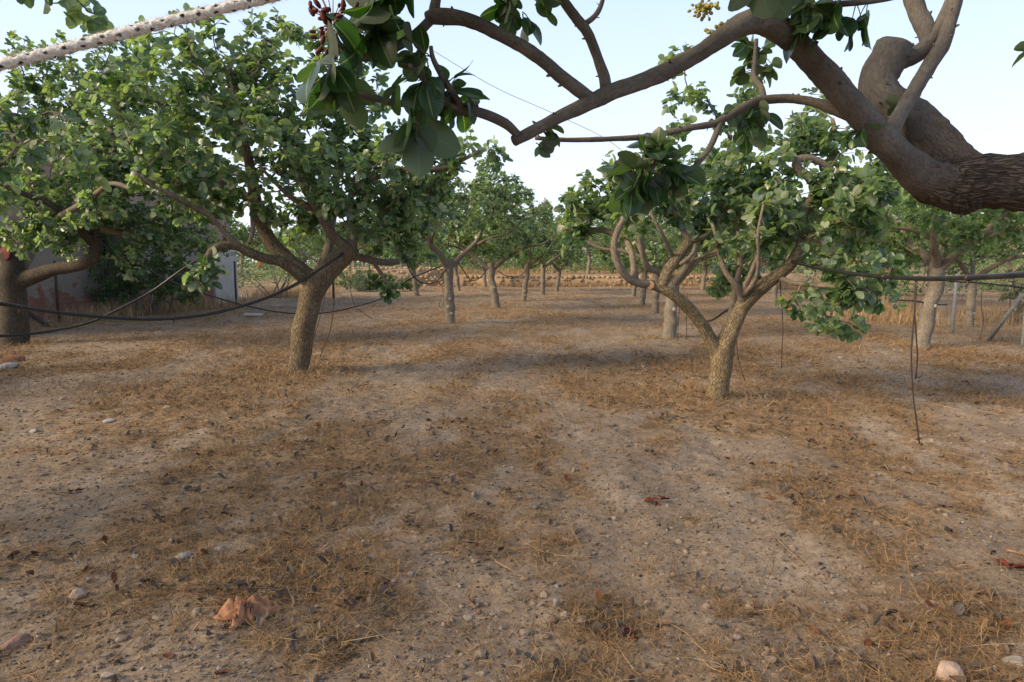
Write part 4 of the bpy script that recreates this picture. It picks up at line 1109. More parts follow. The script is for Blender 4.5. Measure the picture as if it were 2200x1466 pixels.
# ------------------------------------------------------------------ house on the left
HA = np.array([-10.7, 9.5]); HB = np.array([-8.55, 20.9])
hd = nrm(HB - HA); hn = np.array([hd[1], -hd[0]]); HL = np.linalg.norm(HB - HA)
hz = math.atan2(hd[1], hd[0])
M_PLASTER, nt, b = new_mat('peeling_plaster')
tc = nd(nt, 'ShaderNodeTexCoord'); g = tc.outputs['Object']
sz = nd(nt, 'ShaderNodeSeparateXYZ'); nt.links.new(g, sz.inputs[0])
n1 = noise(nt, g, 2.2, 6, .65); n2 = noise(nt, g, 18, 5, .7)
c = ramp(nt, n1, [(.35, (.19, .168, .138)), (.6, (.28, .245, .20))])
low = math_n(nt, 'SUBTRACT', 1.05, math_n(nt, 'MULTIPLY', sz.outputs[2], 0.9))
pe = ramp(nt, math_n(nt, 'ADD', math_n(nt, 'MULTIPLY', low, .30), math_n(nt, 'MULTIPLY', n1, .8)), [(.56, (0, 0, 0)), (.59, (1, 1, 1))])
c = mixc(nt, pe, c, ramp(nt, n2, [(.35, (.16, .055, .035)), (.65, (.27, .12, .08))]))
c = mixc(nt, math_n(nt, 'MULTIPLY', n2, .35), c, (.16, .14, .13))
nt.links.new(c, b.inputs['Base Color']); b.inputs['Roughness'].default_value = .95
bump(nt, b, pe, .5, -.01)
M_PINK = simple_mat('pink_render', (.27, .20, .165), .92, 5, .25)
M_CONC = simple_mat('pale_concrete', (.40, .38, .36), .9, 12, .2, bmp=.2)
M_DARK = simple_mat('dark_opening', (.02, .022, .026), .4, 4, .3)
M_WHITE = simple_mat('white_wall_paint', (.42, .40, .37), .9, 5, .12)
h_root = empty('house', (HA[0], HA[1], 0)); h_root.rotation_euler = (0, 0, hz)
tag(h_root, 'low house with pink upper wall and peeling whitewashed base behind the leaves at left', 'house')


def hbox(name, mat, boxes, parent=None, root=None):
    mb = MB()
    for c, s in boxes: mb.box(c, s)
    return link(name, mb.mesh(name, smooth=False), mat, parent or root or h_root)


hbox('base_wall', M_PLASTER, [((HL / 2, 2.5, .75), (HL, 5.0, 1.7))])
hbox('upper_wall', M_PINK, [((HL / 2 - .0, 2.52, 2.72), (HL - .04, 4.9, 2.24))])
hbox('corner_pier', M_WHITE, [((HL - .55, -.03, .8), (1.14, .12, 1.8))])
rf = hbox('roof', M_CONC, [((HL / 2, 2.5, 3.92), (HL + .5, 5.6, .16))])
hbox('parapet', M_PINK, [((HL / 2, -.2, 4.05), (HL + .5, .12, .10))], rf)
for k, xx in enumerate((3.4,)):
    w = hbox('window', M_DARK, [((xx, .06, 2.35), (1.0, .06, 1.15))])
    hbox('frame', M_WHITE, [((xx - .53, .03, 2.35), (.07, .10, 1.29)), ((xx + .53, .03, 2.35), (.07, .10, 1.29)), ((xx, .03, 2.96), (.985, .10, .07)), ((xx, .03, 2.35), (.05, .09, 1.14))], w)
    hbox('sill', M_CONC, [((xx, -.02, 1.73), (1.3, .2, .07))], w)
dr = hbox('door', M_RUST, [((6.9, -.03, .95), (.9, .05, 2.0))])
hbox('handle', M_STEEL, [((7.25, -.075, 1.0), (.03, .06, .14))], dr)

# small ochre house far right
M_OCHRE = simple_mat('ochre_render', (.52, .36, .15), .9, 3, .15)
p = gnd(1875, 598)
e_root = empty('house', (p[0], p[1], 0))
tag(e_root, 'small ochre house glimpsed between branches far right', 'house')
hbox('wall', M_OCHRE, [((0, 2, 1.35), (4.4, 4, 2.9))], e_root)
hbox('roof', M_CONC, [((0, 2, 2.88), (4.9, 4.5, .16))], e_root)
w = hbox('window', M_DARK, [((-.9, -.01, 1.5), (.8, .06, .9))], e_root)
hbox('frame', M_WHITE, [((-.9, -.03, 1.98), (.95, .08, .06)), ((-.9, -.03, 1.02), (.95, .10, .06)), ((-.9, -.045, 1.5), (.05, .05, .9))], w)
dr = hbox('door', M_RUST, [((1.0, -.01, .95), (.85, .06, 1.95))], e_root)
hbox('handle', M_STEEL, [((1.32, -.06, 1.0), (.03, .05, .12))], dr)

# ------------------------------------------------------------------ dry stone wall across the end of the lane
def stone_blob(mb, c, s, rg, rz=0.0):
    ph = np.linspace(0, np.pi, 5); th = np.arange(7) / 7 * 2 * np.pi
    P = []
    for a in ph:
        for t in th:
            v = np.array([math.sin(a) * math.cos(t), math.sin(a) * math.sin(t), math.cos(a)])
            v = np.sign(v) * np.abs(v) ** .6
            P.append(v * rg.uniform(.85, 1.08))
    P = np.array(P) * np.array(s) / 2
    cz, s_ = math.cos(rz), math.sin(rz)
    P = P @ np.array([[cz, -s_, 0], [s_, cz, 0], [0, 0, 1]]).T + np.array(c)
    i = np.arange(4)[:, None]; j = np.arange(7)[None]
    Q = np.stack([i * 7 + j, (i + 1) * 7 + j, (i + 1) * 7 + (j + 1) % 7, i * 7 + (j + 1) % 7], -1).reshape(-1, 4)
    mb.add(P, Q, A=np.full((len(P), 3), rg.uniform()))


M_STONE = rnd_mat('pale_field_stone', [(0, (.37, .265, .17)), (.5, (.40, .29, .19)), (1, (.43, .325, .215))], .95, 'bk', 0)


def drystone(label, x0, x1, y, h, seed, z0=0.0):
    rg = np.random.default_rng(seed)
    mb = MB(); z = z0
    while z < z0 + h:
        hh = rg.uniform(.09, .16); x = x0
        while x < x1:
            l = rg.uniform(.12, .36)
            stone_blob(mb, (x + l / 2, y + rg.uniform(-.06, .06), z + hh / 2 + rg.uniform(-.03, .03)), (l * 1.2, .5, hh * 1.35), rg)
            x += l
        z += hh
    mb.box(((x0 + x1) / 2, y, z0 + h * .48), (x1 - x0, .45, h * .96))
    o = link('stone_wall', mb.mesh('stone_wall', smooth=True, off=((x0 + x1) / 2, y, z0)), M_STONE)
    o.location = ((x0 + x1) / 2, y, z0)
    return tag(o, label, 'wall')


drystone('low dry stone wall crossing the end of the bare lane', -2.5, 13.5, 35.0, .42, 3)
drystone('taller stretch of pale stone wall behind the fence post near the green bush', -8.8, -3.4, 34.4, .95, 4)
drystone('upper terrace wall of grey stones on the orange bank', -1, 12, 52.6, .42, 5, .5)

# distant hill at the right
hx = np.linspace(560, 1500, 40); hy = np.linspace(820, 1300, 12)
XX, YY = np.meshgrid(hx, hy)
ZZ = 78 * np.exp(-((XX - 1050) / 330) ** 2) * np.sin(np.clip((YY - 820) / 480, 0, 1) * np.pi) ** .7 + (fbm(XX / 60, YY / 60, 3) - .5) * 22 * np.sin(np.clip((YY - 820) / 480, 0, 1) * np.pi) - 2
i, j = np.meshgrid(np.arange(11), np.arange(39), indexing='ij')
o = link('hill', mesh_np('hill', np.stack([XX, YY, ZZ], -1).reshape(-1, 3), [np.stack([i * 40 + j, i * 40 + j + 1, (i + 1) * 40 + j + 1, (i + 1) * 40 + j], -1).reshape(-1, 4)]), simple_mat('dry_hillside', (.26, .22, .21), .95, .02, .25))
tag(o, kind='structure')

# ------------------------------------------------------------------ fences
def fence(label, posts, mat, brace=None, hs=1.15, rail=True, sag=0.0, cell=.09):
    posts = [np.asarray(p_, float) for p_ in posts]
    root = empty('wire_fence', posts[0]); tag(root, label, 'fence')
    b0 = posts[0]
    for q in posts:
        mb = MB(); z0 = float(gz(q[0], q[1]))
        tube(mb, np.array([[q[0], q[1], z0 - .1], [q[0], q[1], z0 + hs * .5], [q[0] + .005, q[1], z0 + hs]]), np.array([.028, .027, .027]), 8, .02)
        link('post', mb.mesh('post', off=b0), mat, root)
    mb = MB()
    for a, c in zip(posts[:-1], posts[1:]):
        L = np.linalg.norm((c - a)[:2]); n = max(6, int(L / cell))
        m = int(hs * .92 / cell)
        d = (c - a) / L
        for k in range(m + 1):
            s = np.linspace(0, 1, max(3, n // 4))[:, None]
            P = a * (1 - s) + c * s
            P[:, 2] = gz(P[:, 0], P[:, 1]) + .04 + k * hs * .92 / m + .01 * np.sin(s[:, 0] * 9 + k)
            tube(mb, P, np.full(len(P), .0016), 3, 0, cap=False)
        for k in range(n):
            q = a + d * (k + .5) * L / n
            z0 = float(gz(q[0], q[1]))
            tube(mb, np.array([[q[0], q[1], z0 + .04], [q[0], q[1], z0 + .04 + hs * .92]]), np.array([.0014, .0014]), 3, 0, cap=False)
    link('netting', mb.mesh('netting', off=b0), M_STEEL, root)
    if brace:
        mb = MB(); tube(mb, np.array(brace), np.full(len(brace), .028), 8, .02); link('brace', mb.mesh('brace', off=b0), mat, root)
    return root


fence('wire mesh fence on dark iron posts between the house wall and the bushes', [gnd(127, 692), gnd(508, 657), gnd(716, 641), gnd(795, 627), gnd(925, 613)], M_RUST, hs=1.25)
fR = [gnd(2003, 690), gnd(2046, 716), gnd(2197, 750), np.array([13.5, 9.0, 0])]
fence('wire mesh fence with pale steel posts and a slanting brace at the right edge', fR, M_STEEL, brace=[gnd(2122, 735), at(2198, 632, gnd(2197, 750)[1])], hs=1.0)
# grey slanting prop leaning by the trunk at left
mb = MB(); P = np.array([gnd(105, 702), at(60, 672, gnd(105, 702)[1])]); tube(mb, P, np.array([.045, .045]), 8, .05)
o = link('prop_pole', mb.mesh('prop_pole', off=P[0]), M_RUST); o.location = P[0]
tag(o, 'dark slanting prop pole leaning behind the thick pale trunk at left', 'pole')

# ------------------------------------------------------------------ irrigation pipes, drip tubes, wire, rope
def px_tube(name, label, cat, pts, r, mat, sides=10, group=None, step=.05, clips=False):
    P = np.array([at(*q) for q in pts])
    P, R = catmull(P, np.full(len(P), r), step)
    mb = MB(); tube(mb, P, R, sides, 0.0)
    c = P[0].copy()
    if clips:
        o = empty(name, c)
        link('pipe', mb.mesh('pipe', off=c), mat, o)
        for k in (len(P) // 3, len(P) * 3 // 5):
            m2 = MB(); t = nrm(P[k + 1] - P[k])
            tube(m2, np.array([P[k] - t * .012, P[k], P[k] + t * .012]), np.full(3, r * 1.25), 10, 0)
            tube(m2, np.array([P[k], P[k] - [0, 0, r * 2.2], P[k] - [0.01, 0, r * 3.2]]), np.array([.006, .005, .004]), 6, 0)
            link('emitter', m2.mesh('emitter', off=c), M_TUBE, o)
    else:
        o = link(name, mb.mesh(name, off=c), mat); o.location = c
    tag(o, label, cat, group)
    return o


GP = 'black irrigation pipes slung between the trees'
px_tube('irrigation_pipe', 'thick black pipe sagging from the left edge up to the fissured trunk', 'pipe', [(-420, 590, 3.2), (-200, 628, 3.9), (0, 653, 4.6), (110, 670, 5.0), (230, 682, 5.4), (340, 686, 5.8), (450, 675, 6.2), (560, 645, 6.6), (640, 608, 6.85), (700, 570, 7.0), (738, 545, 7.12)], .0145, M_PIPE, group=GP, clips=True)
px_tube('irrigation_pipe', 'lower black pipe curving up to the hanging leaves, crossing under the thick pipe', 'pipe', [(-160, 712, 5.6), (-20, 722, 6.0), (60, 718, 6.3), (130, 708, 6.5), (200, 690, 6.6), (270, 657, 6.7), (330, 624, 6.8), (388, 582, 6.8), (440, 548, 6.6)], .013, M_PIPE, group=GP)
px_tube('irrigation_pipe', 'thin dark pipe passing low behind the fissured trunk', 'pipe', [(205, 518, 9.6), (290, 560, 10), (350, 597, 10.3), (430, 628, 10.7), (508, 652, 11.1), (580, 668, 11.5), (640, 674, 11.9), (700, 672, 12.2), (760, 660, 12.6), (822, 640, 12.9), (880, 600, 13.2), (955, 570, 13.35)], .012, M_PIPE, group=GP)
px_tube('irrigation_pipe', 'thick black pipe running from the forked tree to the right edge', 'pipe', [(1702, 562, 5.5), (1760, 576, 5.25), (1830, 588, 4.85), (1900, 595, 4.4), (1980, 599, 3.95), (2080, 597, 3.5), (2200, 590, 3.05), (2420, 570, 2.5), (2700, 520, 2.15)], .0145, M_PIPE, group=GP, clips=True)
px_tube('irrigation_pipe', 'short stretch of black pipe between the two limbs of the forked tree', 'pipe', [(1594, 648, 5.9), (1560, 668, 6.6), (1520, 690, 7.8), (1480, 676, 9.2), (1443, 640, 10.7)], .013, M_PIPE, group=GP)
px_tube('irrigation_pipe', 'sagging pipe loop hanging left of the pale scarred trunk', 'pipe', [(872, 560, 12.6), (885, 590, 12.8), (905, 607, 12.9), (928, 609, 13.0), (945, 598, 13.1), (962, 572, 13.3)], .012, M_PIPE, group=GP, step=.03)
px_tube('irrigation_pipe', 'sagging pipe between the pale scarred trunk and the Y-shaped tree', 'pipe', [(985, 566, 13.4), (998, 585, 14), (1012, 602, 14.8), (1030, 598, 16), (1050, 575, 17.2)], .012, M_PIPE, group=GP, step=.03)
px_tube('irrigation_pipe', 'far sagging pipe between the Y-shaped tree and the crooked trunk', 'pipe', [(1070, 582, 17.5), (1085, 592, 18.6), (1105, 595, 20), (1122, 590, 21.2), (1130, 580, 21.6)], .012, M_PIPE, group=GP, step=.03)
px_tube('irrigation_pipe', 'second thin pipe behind the slanting pale trunk on the right', 'pipe', [(1928, 645, 9.3), (1970, 648, 9.5), (2010, 654, 9.6), (2035, 655, 9.7)], .011, M_PIPE, group=GP)
px_tube('irrigation_pipe', 'thin pipe along the top of the wire fence at the right edge', 'pipe', [(2040, 605, 9.6), (2100, 608, 9.4), (2160, 614, 9.2), (2240, 624, 9.0)], .011, M_PIPE, group=GP)
GT = 'thin drip tubes hanging from the pipes'
px_tube('drip_tube', 'longer of two thin brown tubes hanging from the thick pipe on the right', 'tube', [(1970, 602, 4.0), (1964, 680, 4.0), (1958, 760, 4.0), (1962, 850, 4.0), (1972, 925, 4.0), (1975, 953, 4.0)], .0044, M_TUBE, 7, GT)
px_tube('drip_tube', 'shorter of two thin brown tubes hanging from the thick pipe on the right', 'tube', [(1967, 602, 4.02), (1965, 660, 4.02), (1968, 715, 4.02), (1971, 770, 4.02), (1967, 815, 4.02)], .0042, M_TUBE, 7, GT)
px_tube('drip_tube', 'thin tube hanging straight right of the forked trunk', 'tube', [(1676, 596, 5.6), (1678, 640, 5.6), (1682, 700, 5.6), (1680, 750, 5.6), (1679, 792, 5.6)], .0042, M_TUBE, 7, GT)
px_tube('drip_tube', 'thin tube bowing beside the right flank of the fissured trunk', 'tube', [(712, 570, 7.0), (718, 620, 7.0), (716, 670, 7.0), (708, 715, 7.0), (688, 765, 7.0)], .0042, M_TUBE, 7, GT)
px_tube('drip_tube', 'thin tube hugging the fissured trunk down its right side', 'tube', [(702, 580, 7.0), (699, 630, 6.98), (688, 680, 6.98), (672, 735, 7.0), (668, 768, 7.05)], .0042, M_TUBE, 7, GT)
px_tube('drip_tube', 'loose tube end curving out to the ground right of the fissured trunk', 'tube', [(752, 560, 9.6), (753, 620, 9.8), (762, 655, 10.0), (780, 672, 10.2), (800, 686, 10.3)], .0045, M_TUBE, 7, GT)
px_tube('drip_tube', 'thin tube dangling behind the forked trunk', 'tube', [(1586, 690, 6.0), (1583, 730, 6.1), (1586, 770, 6.1), (1600, 818, 6.05)], .004, M_TUBE, 7, GT)
px_tube('drip_tube', 'thin tube curling in a loop beside the pale scarred trunk', 'tube', [(953, 592, 13.2), (950, 630, 13.2), (944, 655, 13.2), (949, 662, 13.2), (953, 650, 13.2), (954, 620, 13.2)], .005, M_TUBE, 6, GT, .03)
px_tube('drip_tube', 'thin tube hanging left of the stout trunk behind the forked tree', 'tube', [(1460, 640, 10.4), (1458, 690, 10.4), (1454, 748, 10.4)], .005, M_TUBE, 6, GT)
px_tube('drip_tube', 'thin tube hanging right of the stout trunk behind the forked tree', 'tube', [(1477, 630, 10.4), (1475, 690, 10.4), (1475, 752, 10.4)], .005, M_TUBE, 6, GT)
px_tube('drip_tube', 'crooked thin tube hanging in front of the wire fence at right', 'tube', [(2110, 622, 8.9), (2108, 660, 8.9), (2113, 690, 8.9), (2104, 732, 8.9)], .005, M_TUBE, 6, GT)
px_tube('wire', 'single thin grey wire slanting across the open sky', 'wire', [(915, 100, 5.2), (1060, 186, 5.3), (1180, 240, 5.4), (1290, 292, 5.5), (1345, 330, 5.55)], .0022, M_STEEL, 5)

# white rope with black flecks
rP = np.array([at(-160, 178, 1.02), at(0, 140, 1.03), at(150, 102, 1.04), at(330, 55, 1.05), at(480, 18, 1.06), at(640, -22, 1.07), at(900, -95, 1.1), at(1200, -200, 1.25)])
rP, rR = catmull(rP, np.full(len(rP), .0070), .0016)
mb = MB(); tube(mb, rP, rR, 28, 0)
V = np.concatenate(mb.V); A = np.concatenate(mb.A)
ns = 28; nr = len(rP)
ang = np.tile(np.arange(ns) / ns, nr); Lr = np.repeat(np.concatenate([[0], np.cumsum(np.linalg.norm(np.diff(rP, axis=0), axis=1))]), ns)
h1 = ang * 4 + Lr / .011; h2 = ang * 4 - Lr / .011
wv = np.maximum(np.sin(h1 * 2 * np.pi / 2), np.sin(h2 * 2 * np.pi / 2))
cen = np.repeat(rP, ns, axis=0)
V[:ns * nr] = cen + (V[:ns * nr] - cen) * (1 + .17 * wv + .08 * RNG.normal(size=ns * nr))[:, None]
f = np.zeros(len(V))
for k in range(int(Lr.max() / .0125)):
    for s in (0.0, .28):
        l0 = .004 + k * .025 + (0.006 if s else 0) + random.uniform(-.003, .003); a0 = (.60 + k * .06 + s + random.uniform(-.05, .05)) % 1
        for base_a in (a0, (a0 + .5) % 1):
            da = np.abs((ang - base_a + .5) % 1 - .5) * 2 * np.pi * .0068
            dl = Lr - l0 - da * .4
            f[:ns * nr] = np.maximum(f[:ns * nr], (np.exp(-((dl / .0040) ** 2 + (da / .0026) ** 2)) > .42) * 1.0)
A[:, 0] = f
M_ROPE, nt, b = new_mat('braided_rope')
a_ = attr(nt, 'bk'); sp = nd(nt, 'ShaderNodeSeparateXYZ'); nt.links.new(a_.outputs['Vector'], sp.inputs[0])
tc = nd(nt, 'ShaderNodeTexCoord')
nz = noise(nt, tc.outputs['Object'], 300, 4, .7)
nt.links.new(mixc(nt, sp.outputs[0], ramp(nt, nz, [(.3, (.46, .44, .42)), (.7, (.84, .82, .79))]), (.012, .018, .017)), b.inputs['Base Color'])
b.inputs['Roughness'].default_value = .95
bump(nt, b, nz, .8, .002)
rope = empty('rope', rP[0])
tag(rope, 'fuzzy white braided rope with black flecks strung across the upper left corner', 'rope')
link('braid', mesh_np('braid', V - rP[0], [np.concatenate(mb.Q), np.concatenate(mb.T)], {'bk': A}), M_ROPE, rope)
n = 9000
k = RNG.integers(5, nr - 5, n); t = nrm(rP[k + 1] - rP[k]); d = perp(t)
d2 = nrm(d + t * RNG.normal(scale=.9, size=(n, 1)))
l = RNG.uniform(.002, .006, n); p0 = rP[k] + d * .0076
s = nrm(np.cross(d2, RNG.normal(size=(n, 3)))) * .00016
V = np.stack([p0 - s, p0 + s, p0 + d2 * l[:, None] + s * .5 + t * .001, p0 + d2 * l[:, None] - s * .5 + t * .001], 1).reshape(-1, 3)
link('fuzz', mesh_np('fuzz', V - rP[0], [np.arange(n * 4).reshape(-1, 4)]), simple_mat('rope_fuzz', (.66, .63, .60), .95, 50, .1), rope)

# ------------------------------------------------------------------ ground litter
RNG = np.random.default_rng(77)


def sample_ground(n, y0, y1, power=1.0, mask=True, lo=.06, patch=1.0, left_bias=0.0):
    out = []
    got = 0
    while got < n:
        m = n * 3
        y = y0 * np.exp(RNG.uniform(size=m) ** power * math.log(y1 / y0))
        x = RNG.uniform(-1, 1, m) * (y * .95 + .8)
        pr = np.full(m, 1.0)
        if mask: pr = lo + (1 - lo) * litter(x, y) ** patch
        if left_bias: pr = pr * np.clip(1 - left_bias * (x / (y * .8)), .1, 2) / 2
        k = RNG.uniform(size=m) < pr
        q = np.stack([x[k], y[k]], -1); out.append(q); got += len(q)
    q = np.concatenate(out)[:n]
    return q[:, 0], q[:, 1]


def gz2(x, y):
    f_ = (fbm(x * 14, y * 14, 41, 3) - 0.5) * 0.032 + (fbm(x * 38, y * 38, 47, 2) - 0.5) * 0.010
    return gz(x, y) + f_ * ((x > -5) & (x < 6) & (y < 9.5) & (y > 1))


def blades(name, x, y, z, az, el, L, W, bend, rnd, mat, kind='stuff'):
    """thin curved strips"""
    n = len(x)
    d = np.stack([np.cos(az) * np.cos(el), np.sin(az) * np.cos(el), np.sin(el)], -1)
    s = nrm(np.stack([-np.sin(az), np.cos(az), np.zeros(n)], -1) + RNG.normal(scale=.5, size=(n, 3)))
    s = nrm(s - d * np.sum(s * d, -1, keepdims=True))
    w2 = np.cross(d, s)
    t = np.linspace(0, 1, 4)
    P = np.stack([x, y, z], -1)[:, None] + d[:, None] * (L[:, None] * t[None])[..., None]
    lat = nrm(RNG.normal(size=(n, 3)) * np.array([1, 1, .25]))
    P = P + lat[:, None] * ((bend * L)[:, None] * (4 * t * (1 - t))[None])[..., None]
    hw = (W[:, None] * np.array([.5, .5, .42, .2])[None])[..., None]
    V = np.stack([P - s[:, None] * hw, P + s[:, None] * hw], 2).reshape(-1, 3)
    q = np.array([[0, 1, 3, 2], [2, 3, 5, 4], [4, 5, 7, 6]])
    Q = (q[None] + (np.arange(n) * 8)[:, None, None]).reshape(-1, 4)
    A = np.zeros((n, 8, 3)); A[..., 2] = rnd[:, None]
    o = link(name, mesh_np(name, V, [Q], {'luv': A.reshape(-1, 3)}), mat)
    return tag(o, kind=kind)


M_STRAW = rnd_mat('dry_straw', [(0, (.11, .066, .036)), (.45, (.29, .185, .095)), (.8, (.45, .305, .16)), (1, (.60, .46, .27))], .7)
M_WEED = rnd_mat('dead_weeds', [(0, (.075, .05, .032)), (.5, (.28, .17, .085)), (1, (.48, .32, .17))], .8)
M_DEAD = rnd_mat('dead_leaves', [(0, (.07, .062, .058)), (.6, (.17, .145, .13)), (.85, (.20, .13, .09)), (.95, (.11, .04, .025)), (1, (.19, .08, .04))], .85)
n = 150000
x, y = sample_ground(n, 1.5, 9.0, .9, lo=.13, patch=1.3)
L = RNG.uniform(.015, .07, n) + (RNG.uniform(size=n) < .06) * RNG.uniform(.05, .2, n)
az = math.pi / 2 + RNG.normal(scale=1.1, size=n)
blades('straw_litter', x, y, gz2(x, y) + .004 + RNG.uniform(0, .006, n), az, RNG.normal(.03, .13, n), L, RNG.uniform(.0007, .0018, n) * (1 + y * .08), RNG.uniform(-.12, .25, n), RNG.beta(1.6, 2.2, n), M_STRAW)
n = 80000
x, y = sample_ground(n, 7.5, 34, 1.0, lo=.16)
blades('far_straw_litter', x, y, gz2(x, y) + .004, RNG.uniform(0, 6.28, n), RNG.normal(.12, .22, n), RNG.uniform(.05, .16, n), RNG.uniform(.002, .005, n) * (1 + y * .04), RNG.uniform(-.1, .25, n), RNG.beta(2, 2, n), M_STRAW)
# tangled weed mats
c = 3600
cx, cy = sample_ground(c, 1.5, 11, .95, lo=.0, patch=2.0)
k = RNG.integers(14, 40, c); ci = np.repeat(np.arange(c), k); n = len(ci)
rr = RNG.uniform(.02, .09, c)[ci]
x = cx[ci] + RNG.normal(size=n) * rr; y = cy[ci] + RNG.normal(size=n) * rr
blades('weed_mat', x, y, gz2(x, y) + RNG.uniform(0, .026, n), RNG.uniform(0, 6.28, n), RNG.normal(.2, .4, n), RNG.uniform(.015, .065, n), RNG.uniform(.0007, .0018, n) * (1 + y * .09), RNG.uniform(-.3, .4, n), np.clip(RNG.uniform(size=c)[ci] * .5 + RNG.uniform(size=n) * .5, 0, 1), M_WEED)
c = 6000
cx, cy = sample_ground(c, 5.5, 34, 1.0, lo=.22, patch=1.0)
k = RNG.integers(10, 26, c); ci = np.repeat(np.arange(c), k); n = len(ci)
rr = (RNG.uniform(.04, .16, c) * (1 + cy * .03))[ci]
x = cx[ci] + RNG.normal(size=n) * rr * 1.4; y = cy[ci] + RNG.normal(size=n) * rr
blades('far_weed_mat', x, y, gz2(x, y) + RNG.uniform(0, .03, n), RNG.uniform(0, 6.28, n), RNG.normal(.35, .4, n), RNG.uniform(.03, .11, n), RNG.uniform(.002, .004, n) * (1 + y * .03), RNG.uniform(-.3, .4, n), np.clip(RNG.uniform(size=c)[ci] * .5 + RNG.uniform(size=n) * .5, 0, 1), M_WEED)
px_ = []
for bx, by, br0, n_ in ((A_base[0], A_base[1], .12, 1500), (C_base[0], C_base[1], .11, 700), (B_base[0], B_base[1], .2, 1500)) + tuple((r_.location[0], r_.location[1], .11, 500) for r_ in (G1, G2, G3, G4, G5)):
    a = RNG.uniform(0, 6.28, n_); r_ = br0 + np.abs(RNG.normal(scale=.22, size=n_))
    px_.append(np.stack([bx + np.cos(a) * r_ * 1.3, by + np.sin(a) * r_], -1))
px_ = np.concatenate(px_); x, y = px_[:, 0], px_[:, 1]; n = len(x)
blades('straw_at_trunks', x, y, gz2(x, y) + RNG.uniform(0, .03, n), RNG.uniform(0, 6.28, n), RNG.normal(.25, .35, n), RNG.uniform(.03, .12, n), RNG.uniform(.0015, .003, n) * (1 + y * .05), RNG.uniform(-.3, .3, n), RNG.uniform(.3, .95, n), M_STRAW)
# upright stubble
c = 1500
cx, cy = sample_ground(c, 1.9, 26, .9, lo=.05)
k = RNG.integers(2, 9, c); ci = np.repeat(np.arange(c), k); n = len(ci)
x = cx[ci] + RNG.normal(size=n) * .03; y = cy[ci] + RNG.normal(size=n) * .03
blades('stubble', x, y, gz2(x, y) - .003, RNG.uniform(0, 6.28, n), RNG.normal(1.25, .25, n), RNG.uniform(.025, .10, n) * RNG.uniform(.6, 1.3, c)[ci], RNG.uniform(.0016, .003, n) * (1 + y * .06), RNG.uniform(-.08, .12, n), RNG.uniform(.25, .75, n), M_WEED)
# tall dry grass by the fences and walls
gxs, gys = [], []
for (a, c_, n_) in ((gnd(560, 640), gnd(700, 632), 2600), (gnd(130, 690), gnd(500, 660), 2600), (gnd(1830, 690), gnd(1960, 690), 800), (gnd(1900, 660), gnd(2190, 700), 900), (gnd(1400, 612), gnd(1800, 625), 2600), (gnd(930, 612), gnd(1150, 612), 1800), (np.array([-2.5, 34.2, 0]), np.array([13.5, 34.2, 0]), 1500)):
    s = RNG.uniform(size=n_)
    gxs.append(a[0] * (1 - s) + c_[0] * s + RNG.normal(scale=.35, size=n_)); gys.append(a[1] * (1 - s) + c_[1] * s + RNG.normal(scale=.7, size=n_))
x = np.concatenate(gxs); y = np.concatenate(gys); n = len(x)
blades('dry_grass', x, y, gz2(x, y), RNG.uniform(0, 6.28, n), RNG.normal(1.2, .25, n), RNG.uniform(.12, .42, n), RNG.uniform(.003, .006, n) * (1 + y * .03), RNG.uniform(-.15, .2, n), RNG.uniform(.4, 1, n), M_STRAW)
# dead leaves
n = 4200
x, y = sample_ground(n, 1.5, 9, .95, lo=.03, patch=2.2)
D = nrm(np.stack([RNG.normal(size=n), RNG.normal(size=n), RNG.normal(scale=.4, size=n)], -1))
N = np.stack([RNG.normal(scale=.4, size=n), RNG.normal(scale=.4, size=n), np.ones(n)], -1); N = nrm(N - D * np.sum(N * D, -1, keepdims=True))
L = RNG.uniform(.012, .05, n)
o = link('leaf_litter', leaf_mesh('leaf_litter', np.stack([x, y, gz2(x, y) + .008], -1), D, N, L, L * RNG.uniform(.45, .75, n), RNG.uniform(size=n), RNG.uniform(.2, 1.3, n), RNG.uniform(-.5, .5, n), 6, 5, .05), M_DEAD)
tag(o, kind='stuff')
